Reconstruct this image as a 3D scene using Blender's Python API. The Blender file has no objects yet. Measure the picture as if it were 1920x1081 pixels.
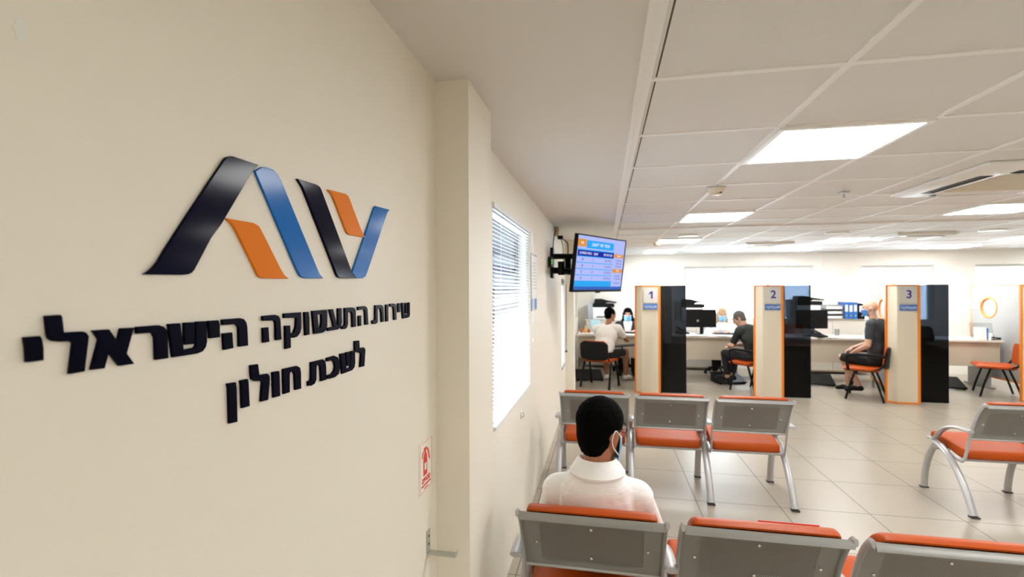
import bpy, bmesh, math, random
from mathutils import Vector, Matrix
random.seed(7)
R = math.radians
C = bpy.context.scene.collection
scene = bpy.context.scene

# ------------------------------------------------------------------ camera
CAM_Z = 1.6495
yaw, pitch, roll = .1922, .0006, -.0033
fwd = Vector((-math.sin(yaw)*math.cos(pitch), math.cos(yaw)*math.cos(pitch), math.sin(pitch)))
r0 = Vector((math.cos(yaw), math.sin(yaw), 0)); u0 = r0.cross(fwd)
rt = r0*math.cos(roll)+u0*math.sin(roll); up = -r0*math.sin(roll)+u0*math.cos(roll)
cam_d = bpy.data.cameras.new('camera'); cam = bpy.data.objects.new('camera', cam_d); C.objects.link(cam)
cam.matrix_world = Matrix(((rt.x, up.x, -fwd.x, 0), (rt.y, up.y, -fwd.y, 0), (rt.z, up.z, -fwd.z, CAM_Z), (0, 0, 0, 1)))
cam_d.sensor_width = 36; cam_d.lens = 889.76/1920*36; cam_d.clip_start = .02
cam_d.dof.use_dof = True; cam_d.dof.focus_distance = 1.15; cam_d.dof.aperture_fstop = 4.5
scene.camera = cam

# ------------------------------------------------------------------ world and exposure
W = bpy.data.worlds.new('overcast_sky'); scene.world = W; W.use_nodes = True
bg = W.node_tree.nodes['Background']; bg.inputs[0].default_value = (.86, .93, 1, 1); bg.inputs[1].default_value = 5.0
scene.view_settings.view_transform = 'Standard'; scene.view_settings.look = 'None'
scene.view_settings.gamma = 1; scene.view_settings.use_curve_mapping = False
scene.view_settings.exposure = 1.86
scene.cycles.max_bounces = 10; scene.cycles.diffuse_bounces = 6; scene.cycles.sample_clamp_indirect = 6
scene.cycles.caustics_reflective = False; scene.cycles.caustics_refractive = False
LAMP = 8.0            # what the ceiling panels give off
LAMP_COL = (1, .995, .985, 1)

# ------------------------------------------------------------------ materials
def mat(name, col, rough=.5, metal=0, emit=None, estr=1, bump=0, bscale=40, mottle=0, mscale=8, coat=0, spec=.5):
    m = bpy.data.materials.new(name); m.use_nodes = True; nt = m.node_tree; b = nt.nodes['Principled BSDF']
    c = (*col, 1); b.inputs['Base Color'].default_value = c; b.inputs['Roughness'].default_value = rough
    b.inputs['Metallic'].default_value = metal; b.inputs['Coat Weight'].default_value = coat
    b.inputs['Specular IOR Level'].default_value = spec
    if emit: b.inputs['Emission Color'].default_value = (*emit, 1); b.inputs['Emission Strength'].default_value = estr
    if bump or mottle:
        tc = nt.nodes.new('ShaderNodeTexCoord')
    if bump:
        n = nt.nodes.new('ShaderNodeTexNoise'); n.inputs['Scale'].default_value = bscale; n.inputs['Detail'].default_value = 4
        nt.links.new(tc.outputs['Object'], n.inputs['Vector'])
        bp = nt.nodes.new('ShaderNodeBump'); bp.inputs['Strength'].default_value = bump; bp.inputs['Distance'].default_value = .01
        nt.links.new(n.outputs['Fac'], bp.inputs['Height']); nt.links.new(bp.outputs['Normal'], b.inputs['Normal'])
    if mottle:
        n = nt.nodes.new('ShaderNodeTexNoise'); n.inputs['Scale'].default_value = mscale; n.inputs['Detail'].default_value = 5
        nt.links.new(tc.outputs['Object'], n.inputs['Vector'])
        mx = nt.nodes.new('ShaderNodeMix'); mx.data_type = 'RGBA'
        mx.inputs['A'].default_value = tuple(x*(1-mottle) for x in col)+(1,); mx.inputs['B'].default_value = tuple(min(1, x*(1+mottle)) for x in col)+(1,)
        nt.links.new(n.outputs['Fac'], mx.inputs['Factor']); nt.links.new(mx.outputs['Result'], b.inputs['Base Color'])
    return m

def emis(name, col, s):
    m = bpy.data.materials.new(name); m.use_nodes = True; nt = m.node_tree
    for n in list(nt.nodes): nt.nodes.remove(n)
    o = nt.nodes.new('ShaderNodeOutputMaterial'); e = nt.nodes.new('ShaderNodeEmission')
    e.inputs[0].default_value = (*col[:3], 1); e.inputs[1].default_value = s; nt.links.new(e.outputs[0], o.inputs[0]); return m

def mathn(nt, op, a, b=None, c=None):
    n = nt.nodes.new('ShaderNodeMath'); n.operation = op
    for i, v in enumerate((a, b, c)):
        if v is None: continue
        if isinstance(v, (int, float)): n.inputs[i].default_value = v
        else: nt.links.new(v, n.inputs[i])
    return n.outputs[0]

def grid_mat(name, base, line, ox, oy, pitch_, width, rough, mottle=.05, bumpy=0, spec=.5):
    m = mat(name, base, rough, spec=spec); nt = m.node_tree; b = nt.nodes['Principled BSDF']
    tc = nt.nodes.new('ShaderNodeTexCoord'); s = nt.nodes.new('ShaderNodeSeparateXYZ'); nt.links.new(tc.outputs['Object'], s.inputs[0])
    def near(c, o):
        v = mathn(nt, 'SUBTRACT', c, o-pitch_/2); v = mathn(nt, 'FLOORED_MODULO', v, pitch_); v = mathn(nt, 'SUBTRACT', v, pitch_/2)
        return mathn(nt, 'LESS_THAN', mathn(nt, 'ABSOLUTE', v), width/2)
    f = mathn(nt, 'MAXIMUM', near(s.outputs[0], ox), near(s.outputs[1], oy))
    n = nt.nodes.new('ShaderNodeTexNoise'); n.inputs['Scale'].default_value = 2.6; n.inputs['Detail'].default_value = 6
    nt.links.new(tc.outputs['Object'], n.inputs['Vector'])
    m1 = nt.nodes.new('ShaderNodeMix'); m1.data_type = 'RGBA'
    m1.inputs['A'].default_value = tuple(x*(1-mottle) for x in base)+(1,); m1.inputs['B'].default_value = tuple(x*(1+mottle) for x in base)+(1,)
    nt.links.new(n.outputs['Fac'], m1.inputs['Factor'])
    m2 = nt.nodes.new('ShaderNodeMix'); m2.data_type = 'RGBA'; nt.links.new(f, m2.inputs['Factor'])
    nt.links.new(m1.outputs['Result'], m2.inputs['A']); m2.inputs['B'].default_value = (*line, 1)
    nt.links.new(m2.outputs['Result'], b.inputs['Base Color'])
    r = mathn(nt, 'MULTIPLY_ADD', f, .4, rough); nt.links.new(r, b.inputs['Roughness'])
    if bumpy:
        n2 = nt.nodes.new('ShaderNodeTexNoise'); n2.inputs['Scale'].default_value = 160
        nt.links.new(tc.outputs['Object'], n2.inputs['Vector'])
        bp = nt.nodes.new('ShaderNodeBump'); bp.inputs['Strength'].default_value = bumpy; bp.inputs['Distance'].default_value = .004
        nt.links.new(n2.outputs['Fac'], bp.inputs['Height']); nt.links.new(bp.outputs['Normal'], b.inputs['Normal'])
    return m

def perforated(name, col, rough, metal):
    """Sheet steel with staggered round holes inside one rectangle; the holes let light through."""
    m = mat(name, col, rough, metal); nt = m.node_tree; b = nt.nodes['Principled BSDF']; out = nt.nodes['Material Output']
    tc = nt.nodes.new('ShaderNodeTexCoord'); s = nt.nodes.new('ShaderNodeSeparateXYZ'); nt.links.new(tc.outputs['Object'], s.inputs[0])
    p = .0092; v = mathn(nt, 'DIVIDE', s.outputs[2], p*.8); row = mathn(nt, 'FLOOR', v)
    odd = mathn(nt, 'MULTIPLY', mathn(nt, 'FLOORED_MODULO', row, 2), .5)
    u = mathn(nt, 'ADD', mathn(nt, 'DIVIDE', s.outputs[0], p), odd)
    fu = mathn(nt, 'SUBTRACT', mathn(nt, 'FRACT', u), .5); fv = mathn(nt, 'MULTIPLY', mathn(nt, 'SUBTRACT', mathn(nt, 'FRACT', v), .5), .8)
    d = mathn(nt, 'SQRT', mathn(nt, 'ADD', mathn(nt, 'MULTIPLY', fu, fu), mathn(nt, 'MULTIPLY', fv, fv)))
    hole = mathn(nt, 'LESS_THAN', d, .31)
    inx = mathn(nt, 'LESS_THAN', mathn(nt, 'ABSOLUTE', s.outputs[0]), .195)
    inz = mathn(nt, 'LESS_THAN', mathn(nt, 'ABSOLUTE', mathn(nt, 'SUBTRACT', s.outputs[2], .665)), .095)
    f = mathn(nt, 'MULTIPLY', hole, mathn(nt, 'MULTIPLY', inx, inz))
    t = nt.nodes.new('ShaderNodeBsdfTransparent'); mx = nt.nodes.new('ShaderNodeMixShader')
    nt.links.new(f, mx.inputs[0]); nt.links.new(b.outputs[0], mx.inputs[1]); nt.links.new(t.outputs[0], mx.inputs[2]); nt.links.new(mx.outputs[0], out.inputs[0])
    return m

def sheer(name, tint, rough=.02, ior=1.5):
    """Thin pane: tinted see-through plus mirror reflection that grows at glancing angles."""
    m = bpy.data.materials.new(name); m.use_nodes = True; nt = m.node_tree
    for n in list(nt.nodes): nt.nodes.remove(n)
    o = nt.nodes.new('ShaderNodeOutputMaterial'); t = nt.nodes.new('ShaderNodeBsdfTransparent'); t.inputs[0].default_value = (*tint, 1)
    g = nt.nodes.new('ShaderNodeBsdfGlossy'); g.inputs['Roughness'].default_value = rough; g.inputs[0].default_value = (.9, .9, .9, 1)
    f = nt.nodes.new('ShaderNodeFresnel'); f.inputs[0].default_value = ior
    mx = nt.nodes.new('ShaderNodeMixShader'); nt.links.new(f.outputs[0], mx.inputs[0])
    nt.links.new(t.outputs[0], mx.inputs[1]); nt.links.new(g.outputs[0], mx.inputs[2]); nt.links.new(mx.outputs[0], o.inputs[0]); return m

M = {}
M['wall'] = mat('cream_paint', (.83, .785, .685), .55, bump=.04, bscale=90, mottle=.015, mscale=2)
M['plaster'] = mat('ceiling_paint', (.76, .745, .725), .7, bump=.03, bscale=60)
M['backwall'] = mat('pale_paint', (.93, .91, .86), .6)
M['floor'] = grid_mat('floor_tile', (.39, .345, .275), (.15, .125, .10), .6936, 3.8928, .6, .006, .3, .05)
M['tile'] = grid_mat('ceiling_tile', (.775, .775, .77), (.13, .115, .095), .7584+.0148-.6, 1.6666+.0148, .6, .0056, .8, .02, .25, .2)  # dark lines paint the shadowed gap along one side of each bar
M['tbar'] = mat('white_steel_bar', (.88, .88, .87), .5)
M['lampwhite'] = mat('white_lamp_frame', (.85, .85, .82), .4)
M['panel'] = emis('lamp_diffuser', LAMP_COL, LAMP)
M['down'] = emis('round_lamp_diffuser', LAMP_COL, LAMP)
M['navy'] = mat('navy_acrylic', (.0015, .0015, .016), .12, spec=.075)
M['blue'] = mat('blue_acrylic', (.012, .15, .52), .15, spec=.1)
M['orangeac'] = mat('orange_acrylic', (.78, .20, .004), .35, spec=.06)
M['letter'] = mat('dark_navy_acrylic', (.0012, .0012, .009), .3, spec=.05)
M['steel'] = mat('grey_painted_steel', (.40, .395, .385), .38, .35)
M['steel2'] = mat('silver_grey_steel', (.50, .50, .50), .35, .35)
M['perf'] = perforated('grey_perforated_steel', (.31, .305, .29), .42, .25)
M['vinyl'] = mat('orange_vinyl', (.45, .070, .004), .45, bump=.04, bscale=120, spec=.25)
M['rubber'] = mat('dark_rubber', (.03, .03, .03), .6)
M['bolt'] = mat('bright_bolt', (.7, .7, .68), .25, .8)
M['black'] = mat('black_plastic', (.006, .006, .0065), .45, spec=.2)
M['blacksoft'] = mat('black_cloth', (.012, .012, .014), .8)
M['cream'] = mat('cream_laminate', (.72, .645, .51), .45)
M['greyfab'] = mat('pale_grey_fabric', (.40, .395, .38), .8, bump=.05, bscale=300)
M['orange'] = mat('orange_edging', (.85, .26, .02), .4)
M['smoke'] = sheer('smoked_glass', (.165, .185, .215), ior=1.32)
M['pane'] = sheer('clear_glass', (.94, .97, .98))
M['acryl'] = sheer('clear_acrylic', (.86, .88, .88), rough=.08)
M['alu'] = mat('brushed_aluminium', (.62, .62, .62), .3, .8)
M['zinc'] = mat('zinc_bracket', (.50, .53, .48), .4, .7)
M['white'] = mat('white_plastic', (.82, .82, .8), .4)
M['paper'] = mat('white_paper', (.85, .85, .84), .7)
M['slat'] = mat('white_blind_slat', (.80, .83, .86), .4)
M['red'] = mat('red_print', (.72, .04, .02), .6)
M['bluep'] = mat('blue_print', (.03, .16, .50), .5)
M['indigo'] = mat('indigo_print', (.03, .03, .30), .5)
M['desk'] = mat('desk_laminate', (.60, .53, .415), .4)
M['desktop'] = mat('desk_top_laminate', (.80, .76, .68), .3)
M['skin'] = mat('skin', (.40, .17, .085), .5, mottle=.06, mscale=30)
M['skin2'] = mat('fair_skin', (.62, .36, .25), .5)
M['skin3'] = mat('brown_skin', (.36, .16, .085), .5)
M['hairb'] = mat('black_hair', (.002, .0018, .0018), .8, bump=.15, bscale=420, spec=.04)
M['hairg'] = mat('grey_hair', (.12, .11, .10), .6, bump=.6, bscale=160)
M['hairbl'] = mat('blond_hair', (.50, .33, .17), .5, bump=.5, bscale=120)
M['shirtw'] = mat('white_cotton', (.88, .87, .86), .8, bump=.35, bscale=9)
M['shirtback'] = mat('white_cotton_shirt', (.93, .925, .92), .8)
M['tee'] = mat('white_jersey', (.86, .84, .81), .85, bump=.3, bscale=10)
M['teeg'] = mat('dark_grey_jersey', (.035, .042, .05), .85, bump=.3, bscale=10)
M['teeb'] = mat('black_jersey', (.008, .008, .010), .85, bump=.3, bscale=10)
M['vest'] = mat('dark_green_cloth', (.03, .037, .033), .85)
M['short'] = mat('black_shorts', (.008, .008, .009), .85)
M['mask'] = mat('light_blue_mask', (.26, .55, .80), .8)
M['mask2'] = mat('blue_mask', (.05, .22, .62), .8)
M['shoe'] = mat('white_shoe', (.75, .73, .70), .6)
M['eye'] = mat('eye_dark', (.02, .015, .01), .2)
M['bottle'] = mat('red_plastic', (.6, .12, .05), .4)
M['yellow'] = mat('yellow_plastic', (.75, .45, .08), .4)
M['beige'] = mat('beige_plastic', (.55, .42, .24), .5)
M['greyplas'] = mat('grey_plastic', (.35, .35, .34), .5)
M['dark_out'] = mat('brown_soffit', (.10, .07, .05), .8)
M['plate'] = mat('silver_number_plate', (.66, .65, .61), .28, .25)
M['ovalgrey'] = mat('grey_oval_pane', (.42, .42, .41), .6)
M['signboard'] = mat('off_white_board', (.86, .83, .74), .5)
M['patch'] = mat('white_filler', (.80, .80, .74), .7)

# ------------------------------------------------------------------ mesh helpers
class MB:
    def __init__(s): s.bm = bmesh.new()
    def box(s, c, d, rot=None):
        v = []
        for sx in (-1, 1):
            for sy in (-1, 1):
                for sz in (-1, 1):
                    p = Vector((sx*d[0]/2, sy*d[1]/2, sz*d[2]/2))
                    if rot: p = rot @ p
                    v.append(s.bm.verts.new(p+Vector(c)))
        for f in ((0, 1, 3, 2), (4, 6, 7, 5), (0, 4, 5, 1), (2, 3, 7, 6), (0, 2, 6, 4), (1, 5, 7, 3)): s.bm.faces.new([v[i] for i in f])
        return s
    def bx(s, x0, x1, y0, y1, z0, z1): return s.box(((x0+x1)/2, (y0+y1)/2, (z0+z1)/2), (abs(x1-x0), abs(y1-y0), abs(z1-z0)))
    def rings(s, rings, close=False, caps=True):
        vs = [[s.bm.verts.new(p) for p in r] for r in rings]; n = len(vs[0]); k = len(vs)
        for i in range(k if close else k-1):
            a, b = vs[i], vs[(i+1) % k]
            for j in range(n): s.bm.faces.new((a[j], a[(j+1) % n], b[(j+1) % n], b[j]))
        if caps and not close:
            s.bm.faces.new(list(reversed(vs[0]))); s.bm.faces.new(vs[-1])
        return s
    def tube(s, pts, r, n=10, r2=None, upv=None, close=False):
        """r: radius or list; r2: second half-axis (flat bars), measured along the frame's second direction."""
        P = [Vector(p) for p in pts]; k = len(P); rs = r if isinstance(r, (list, tuple)) else [r]*k
        T = []
        for i in range(k):
            a = P[(i-1) % k] if (close or i > 0) else P[i]; b = P[(i+1) % k] if (close or i < k-1) else P[i]
            T.append((b-a).normalized())
        u = Vector(upv) if upv else (Vector((0, 0, 1)) if abs(T[0].z) < .9 else Vector((0, 1, 0)))
        R_ = []
        for i in range(k):
            u = (u-T[i]*u.dot(T[i])).normalized() if not upv else (Vector(upv)-T[i]*Vector(upv).dot(T[i])).normalized()
            w = T[i].cross(u); q = r2 if r2 else rs[i]
            R_.append([P[i]+u*(rs[i]*math.cos(2*math.pi*j/n))+w*(q*math.sin(2*math.pi*j/n)) for j in range(n)])
        return s.rings(R_, close)
    def cap(s, p1, r1, p2, r2, n=14, m=5):
        """A rounded cone from one ball to another."""
        p1, p2 = Vector(p1), Vector(p2); t = p2-p1; L = t.length
        if L < 1e-6: return s.ell(p1, (r1, r1, r1))
        t /= L; u = t.orthogonal().normalized(); w = t.cross(u); prof = []
        k = max(-.95, min(.95, (r1-r2)/L)); a0 = math.asin(k)
        for i in range(m+1):
            a = -math.pi/2+(a0+math.pi/2)*i/m; prof.append((r1*math.sin(a), r1*math.cos(a)))
        for i in range(m+1):
            a = a0+(math.pi/2-a0)*i/m; prof.append((L+r2*math.sin(a), r2*math.cos(a)))
        prof = [(a, max(b, 1e-4)) for a, b in prof]
        return s.rings([[p1+t*a+u*(b*math.cos(2*math.pi*j/n))+w*(b*math.sin(2*math.pi*j/n)) for j in range(n)] for a, b in prof])
    def ell(s, c, rad, rot=None, n=18, m=12):
        c = Vector(c); rg = []
        for i in range(m+1):
            a = -math.pi/2+math.pi*i/m; ring = []
            for j in range(n):
                b = 2*math.pi*j/n; p = Vector((rad[0]*max(math.cos(a), 1e-3)*math.cos(b), rad[1]*max(math.cos(a), 1e-3)*math.sin(b), rad[2]*math.sin(a)))
                ring.append(c+(rot @ p if rot else p))
            rg.append(ring)
        return s.rings(rg)
    def prism(s, poly, f0, f1):
        """poly: 2D points; f0/f1 turn a 2D point into the two end faces' 3D points."""
        a = [s.bm.verts.new(f0(p)) for p in poly]; b = [s.bm.verts.new(f1(p)) for p in poly]; n = len(poly)
        s.bm.faces.new(a); s.bm.faces.new(list(reversed(b)))
        for i in range(n): s.bm.faces.new((a[i], b[i], b[(i+1) % n], a[(i+1) % n]))
        return s
    def lathe(s, c, prof, n=20, axis='z'):
        c = Vector(c); rg = []
        for r, h in prof:
            ring = []
            for j in range(n):
                a = 2*math.pi*j/n; x, y = r*math.cos(a), r*math.sin(a)
                ring.append(c+(Vector((x, y, h)) if axis == 'z' else Vector((x, h, y)) if axis == 'y' else Vector((h, x, y))))
            rg.append(ring)
        return s.rings(rg)
    def build(s, name, m, parent=None, loc=None, bevel=0, smooth=False, segs=2, voxel=0, relax=6):
        bmesh.ops.recalc_face_normals(s.bm, faces=s.bm.faces[:])
        me = bpy.data.meshes.new(name); s.bm.to_mesh(me); s.bm.free()
        me.materials.append(m); o = bpy.data.objects.new(name, me); C.objects.link(o)
        if parent: o.parent = parent
        if loc: o.location = loc
        if smooth or voxel:
            for p in me.polygons: p.use_smooth = True
        if bevel:
            b = o.modifiers.new('round', 'BEVEL'); b.width = bevel; b.segments = segs; b.limit_method = 'ANGLE'; b.angle_limit = R(40)
            for p in me.polygons: p.use_smooth = True
            try: me.set_sharp_from_angle(angle=R(50))
            except Exception: pass
        elif smooth:
            try: me.set_sharp_from_angle(angle=R(50))
            except Exception: pass
        if voxel:
            v = o.modifiers.new('skin', 'REMESH'); v.mode = 'VOXEL'; v.voxel_size = voxel; v.use_smooth_shade = True
            q = o.modifiers.new('relax', 'SMOOTH'); q.factor = .5; q.iterations = relax
        return o

def tag(o, label=None, cat=None, group=None, kind=None):
    if label: o['label'] = label
    if cat: o['category'] = cat
    if group: o['group'] = group
    if kind: o['kind'] = kind
    return o
def thing(name, label, cat, loc=(0, 0, 0), rz=0, group=None):
    o = bpy.data.objects.new(name, None); o.empty_display_size = .1; C.objects.link(o); o.location = loc; o.rotation_euler = (0, 0, rz)
    return tag(o, label, cat, group)
def struct(o): o['kind'] = 'structure'; return o
def kids(o): return [c for c in C.objects if c.parent == o]
def copy_tree(o, parent=None):
    c = o.copy(); C.objects.link(c); c.parent = parent
    for ch in kids(o): copy_tree(ch, c)
    return c
def text(name, body, size, m, parent, loc, rot, depth=.0006, rtl=False, align='CENTER', bold=0):
    cu = bpy.data.curves.new(name, 'FONT'); cu.body = body[::-1] if rtl else body; cu.size = 1; cu.extrude = depth/size; cu.align_x = align; cu.align_y = 'CENTER'; cu.offset = bold/size
    tmp = bpy.data.objects.new(name, cu); C.objects.link(tmp)
    me = bpy.data.meshes.new_from_object(tmp.evaluated_get(bpy.context.evaluated_depsgraph_get())); me.name = name; me.transform(Matrix.Scale(size, 4))
    bpy.data.objects.remove(tmp); me.materials.clear(); me.materials.append(m)
    o = bpy.data.objects.new(name, me); C.objects.link(o); o.parent = parent; o.location = loc; o.rotation_euler = rot; return o
def arc(pts, n=6):
    """A smooth curve through points (Catmull-Rom)."""
    P = [Vector(p) for p in pts]; P = [P[0]*2-P[1]]+P+[P[-1]*2-P[-2]]; out = []
    for i in range(1, len(P)-2):
        for k in range(n):
            t = k/n; a, b, c, d = P[i-1:i+3]
            out.append(.5*((2*b)+(c-a)*t+(2*a-5*b+4*c-d)*t*t+(3*b-a-3*c+d)*t**3))
    return out+[P[-2]]
FACE = (R(90), 0, 0); WALLROT = (R(90), 0, R(90))

# ------------------------------------------------------------------ the room
WX, CE, YB = -.5547, 2.345, 10.45
XR, YF = 10.5, -2.6
struct(MB().bx(-.9, XR+.2, YF-.2, YB+.2, -.12, 0).build('floor', M['floor']))
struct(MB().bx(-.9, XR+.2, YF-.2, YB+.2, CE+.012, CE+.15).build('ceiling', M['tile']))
b = MB().bx(WX-.2, .112, YF, YB, CE, CE+.02); b.bx(.112, 2.9, 5.80, 5.93, CE, CE+.02)
struct(b.build('ceiling', M['plaster']))
# edge trim and the bars of the tile field
b = MB(); b.bx(.108, .128, YF, 5.80, CE-.012, CE+.014); b.bx(.128, .156, YF, 5.80, CE-.004, CE+.014); b.bx(.156, 10.5, 5.775, 5.80, CE-.006, CE+.014)
struct(b.build('trim_1', M['tbar'], bevel=.0015))
b = MB()
x = .7584
while x < XR:
    b.bx(x-.012, x+.012, YF, 5.79, CE+.006, CE+.013); b.bx(x-.012, x+.012, 5.93, YB, CE+.006, CE+.013); x += .6
y = 1.6666-.6*7
while y < YB:
    if not 5.7 < y < 5.95: b.bx(.15, XR, y-.012, y+.012, CE+.007, CE+.013)
    y += .6
struct(b.build('trim_2', M['tbar']))

def holed(b, lo, hi, z0, z1, holes, f):
    """Fill a wall's rectangle around its openings; f(a0,a1,z0,z1) adds one block."""
    cuts = sorted(set([lo, hi]+[h[0] for h in holes]+[h[1] for h in holes]))
    for a, c in zip(cuts, cuts[1:]):
        hs = [h for h in holes if h[0] < (a+c)/2 < h[1]]
        if not hs: f(a, c, z0, z1)
        else: f(a, c, z0, hs[0][2]); f(a, c, hs[0][3], z1)
WIN_L = [(2.335, 3.525, .925, 2.075), (6.26, 6.72, .56, 1.77), (8.45, 10.2, 1.05, 1.72)]
b = MB(); holed(b, YF, YB, 0, CE+.05, WIN_L, lambda a, c, z0, z1: b.bx(WX-.18, WX, a, c, z0, z1))
b.bx(WX-.01, -.440, 1.515, 1.83, 0, CE+.01)            # boxed-in column
b.bx(WX-.01, -.436, 6.9, 7.25, 0, CE+.01)               # pier where the waiting area ends
struct(b.build('wall_left', M['wall']))
WIN_B = [(1.64, 4.12, .98, 2.10), (4.95, 6.2, .98, 2.08), (6.87, 9.6, .98, 2.08)]
b = MB(); holed(b, WX-.18, XR+.2, 0, CE+.05, WIN_B, lambda a, c, z0, z1: b.bx(a, c, YB, YB+.2, z0, z1))
b.bx(4.22, 4.62, YB-.05, YB+.01, 0, CE)
struct(b.build('wall_back', M['backwall']))
struct(MB().bx(WX-.18, XR+.2, YF-.2, YF, 0, CE+.05).build('wall_front', M['wall']))
struct(MB().bx(XR, XR+.2, YF, YB, 0, CE+.05).build('wall_right', M['wall']))

def window(n, axis, a0, a1, z0, z1, pos, mull=1, w=.05):
    fr = MB()
    def add(p, q, r, s):
        if axis == 'x': fr.bx(pos-.03, pos+.03, p, q, r, s)
        else: fr.bx(p, q, pos-.03, pos+.03, r, s)
    add(a0, a1, z0, z0+w); add(a0, a1, z1-w, z1); add(a0, a0+w, z0+w, z1-w); add(a1-w, a1, z0+w, z1-w)
    for i in range(1, mull+1):
        c = a0+(a1-a0)*i/(mull+1); add(c-.025, c+.025, z0+w, z1-w)
    f = struct(fr.build('window_%d' % n, M['white']))
    g = MB()
    if axis == 'x': g.bx(pos-.003, pos+.003, a0+w*.5, a1-w*.5, z0+w*.5, z1-w*.5)
    else: g.bx(a0+w*.5, a1-w*.5, pos-.003, pos+.003, z0+w*.5, z1-w*.5)
    g.build('glass_pane', M['pane'], f)
    ld = bpy.data.lights.new('window_portal', 'AREA'); ld.shape = 'RECTANGLE'; ld.cycles.is_portal = True
    lo = bpy.data.objects.new('window_portal', ld); C.objects.link(lo)
    if axis == 'x': ld.size, ld.size_y = z1-z0, a1-a0; lo.location = (pos-.06, (a0+a1)/2, (z0+z1)/2); lo.rotation_euler = (0, R(-90), 0)
    else: ld.size, ld.size_y = a1-a0, z1-z0; lo.location = ((a0+a1)/2, pos+.06, (z0+z1)/2); lo.rotation_euler = (R(-90), 0, 0)
    return f
for i, (a0, a1, z0, z1) in enumerate(WIN_L): window(i+1, 'x', a0, a1, z0, z1, WX-.055 if i == 0 else WX-.12, 0 if i < 2 else 1, .022 if i == 0 else .05)
for i, (a0, a1, z0, z1) in enumerate(WIN_B): window(i+4, 'y', a0, a1, z0, z1, YB+.13, 2 if i != 1 else 1)
struct(MB().bx(WX-2.6, WX-.2, 1.2, 8.0, 2.12, 2.22).build('exterior_canopy', M['dark_out']))


def creased(m):
    """Yoke seam, long drag folds and fine crumple in the back of the white shirt."""
    nt = m.node_tree; b = nt.nodes['Principled BSDF']; tc = nt.nodes.new('ShaderNodeTexCoord'); sp = nt.nodes.new('ShaderNodeSeparateXYZ'); nt.links.new(tc.outputs['Object'], sp.inputs[0])
    zz = mathn(nt, 'MULTIPLY_ADD', mathn(nt, 'MULTIPLY', sp.outputs[0], sp.outputs[0]), .6, sp.outputs[2])
    seam = mathn(nt, 'SUBTRACT', 1, mathn(nt, 'MINIMUM', 1, mathn(nt, 'DIVIDE', mathn(nt, 'ABSOLUTE', mathn(nt, 'SUBTRACT', zz, .785)), .004)))
    mp = nt.nodes.new('ShaderNodeMapping'); mp.inputs['Scale'].default_value = (9, 5, 26); mp.inputs['Rotation'].default_value = (0, .5, 0); nt.links.new(tc.outputs['Object'], mp.inputs[0])
    n = nt.nodes.new('ShaderNodeTexNoise'); n.inputs['Scale'].default_value = 1; n.inputs['Detail'].default_value = 3; nt.links.new(mp.outputs[0], n.inputs['Vector'])
    hgt = mathn(nt, 'MULTIPLY_ADD', seam, -.25, n.outputs['Fac'])
    bp = nt.nodes.new('ShaderNodeBump'); bp.inputs['Strength'].default_value = .55; bp.inputs['Distance'].default_value = .012
    nt.links.new(hgt, bp.inputs['Height']); nt.links.new(bp.outputs['Normal'], b.inputs['Normal'])
creased(M['shirtback'])
# ------------------------------------------------------------------ ceiling lamps and fittings
def panel_light(x, y, label):
    t = thing('ceiling_light', label, 'ceiling light', (x, y, CE), 0, 'square ceiling lights')
    f = MB()
    for s in (-1, 1): f.box((s*.288, 0, .002), (.024, .6, .012)); f.box((0, s*.288, .002), (.552, .024, .012))
    f.build('lamp_frame', M['lampwhite'], t)
    MB().box((0, 0, .004), (.552, .552, .006)).build('diffuser', M['panel'], t)
for x, y, lab in [(1.0584, 2.567, 'square white light panel nearest the camera, in the ceiling above the second bench'),
                  (1.0584, 4.967, 'square light panel in the ceiling grid straight behind the nearest one'),
                  (3.4584, 4.967, 'square light panel to the right, beyond the large air vent'),
                  (1.0584, 7.367, 'square light panel with a detector at its corner, above cubicle one'),
                  (3.4584, 7.867, 'square light panel above the divider of cubicle two'),
                  (5.8584, 7.967, 'square light panel at the far right over the last cubicles'),
                  (3.4584, 9.467, 'added square light panel brightening the back wall over the binders'), (5.8584, 9.467, 'added square light panel brightening the back wall above the last desk'), (8.2584, 7.967, 'added light panel brightening the far right end of the cubicles'), (8.2584, 9.467, 'added light panel brightening the far right corner of the ceiling'),  # panels on this line added to brighten the back of the room
                  (1.0584, 9.467, 'farthest square light panel, near the back wall above the clerk in a black jacket')]: panel_light(x, y, lab)
for x, y, lab in [(2.2584, .467, 'added unseen light panel in the ceiling over the entrance'), (1.6584, -1.933, 'added unseen light panel nearest the entrance wall'), (3.4584, -.133, 'added unseen light panel in the ceiling right of the entrance'),  # panels on this line added out of view to light the near wall and shirt
                  (3.4584, 2.567, 'square light panel above the right bench'), (5.8584, 2.567, 'square light panel in the right part of the waiting area'), (5.8584, 4.967, 'square light panel at the right end of the second row of lamps')]: panel_light(x, y, lab)
for x, y, lab in [(1.095, 6.65, 'round recessed downlight before cubicle one'), (2.92, 6.75, 'round recessed downlight before cubicle two'), (4.69, 6.86, 'round recessed downlight before cubicle three')]:
    t = thing('downlight', lab, 'ceiling light', (x, y, CE), 0, 'round downlights')
    MB().lathe((0, 0, 0), [(.10, .012), (.125, .012), (.13, .0), (.125, -.008), (.105, -.004)], 28).build('lamp_ring', M['lampwhite'], t, smooth=True)
    MB().lathe((0, 0, 0), [(.001, -.002), (.106, -.002), (.106, .006), (.001, .006)], 28).build('diffuser', M['down'], t)

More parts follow.
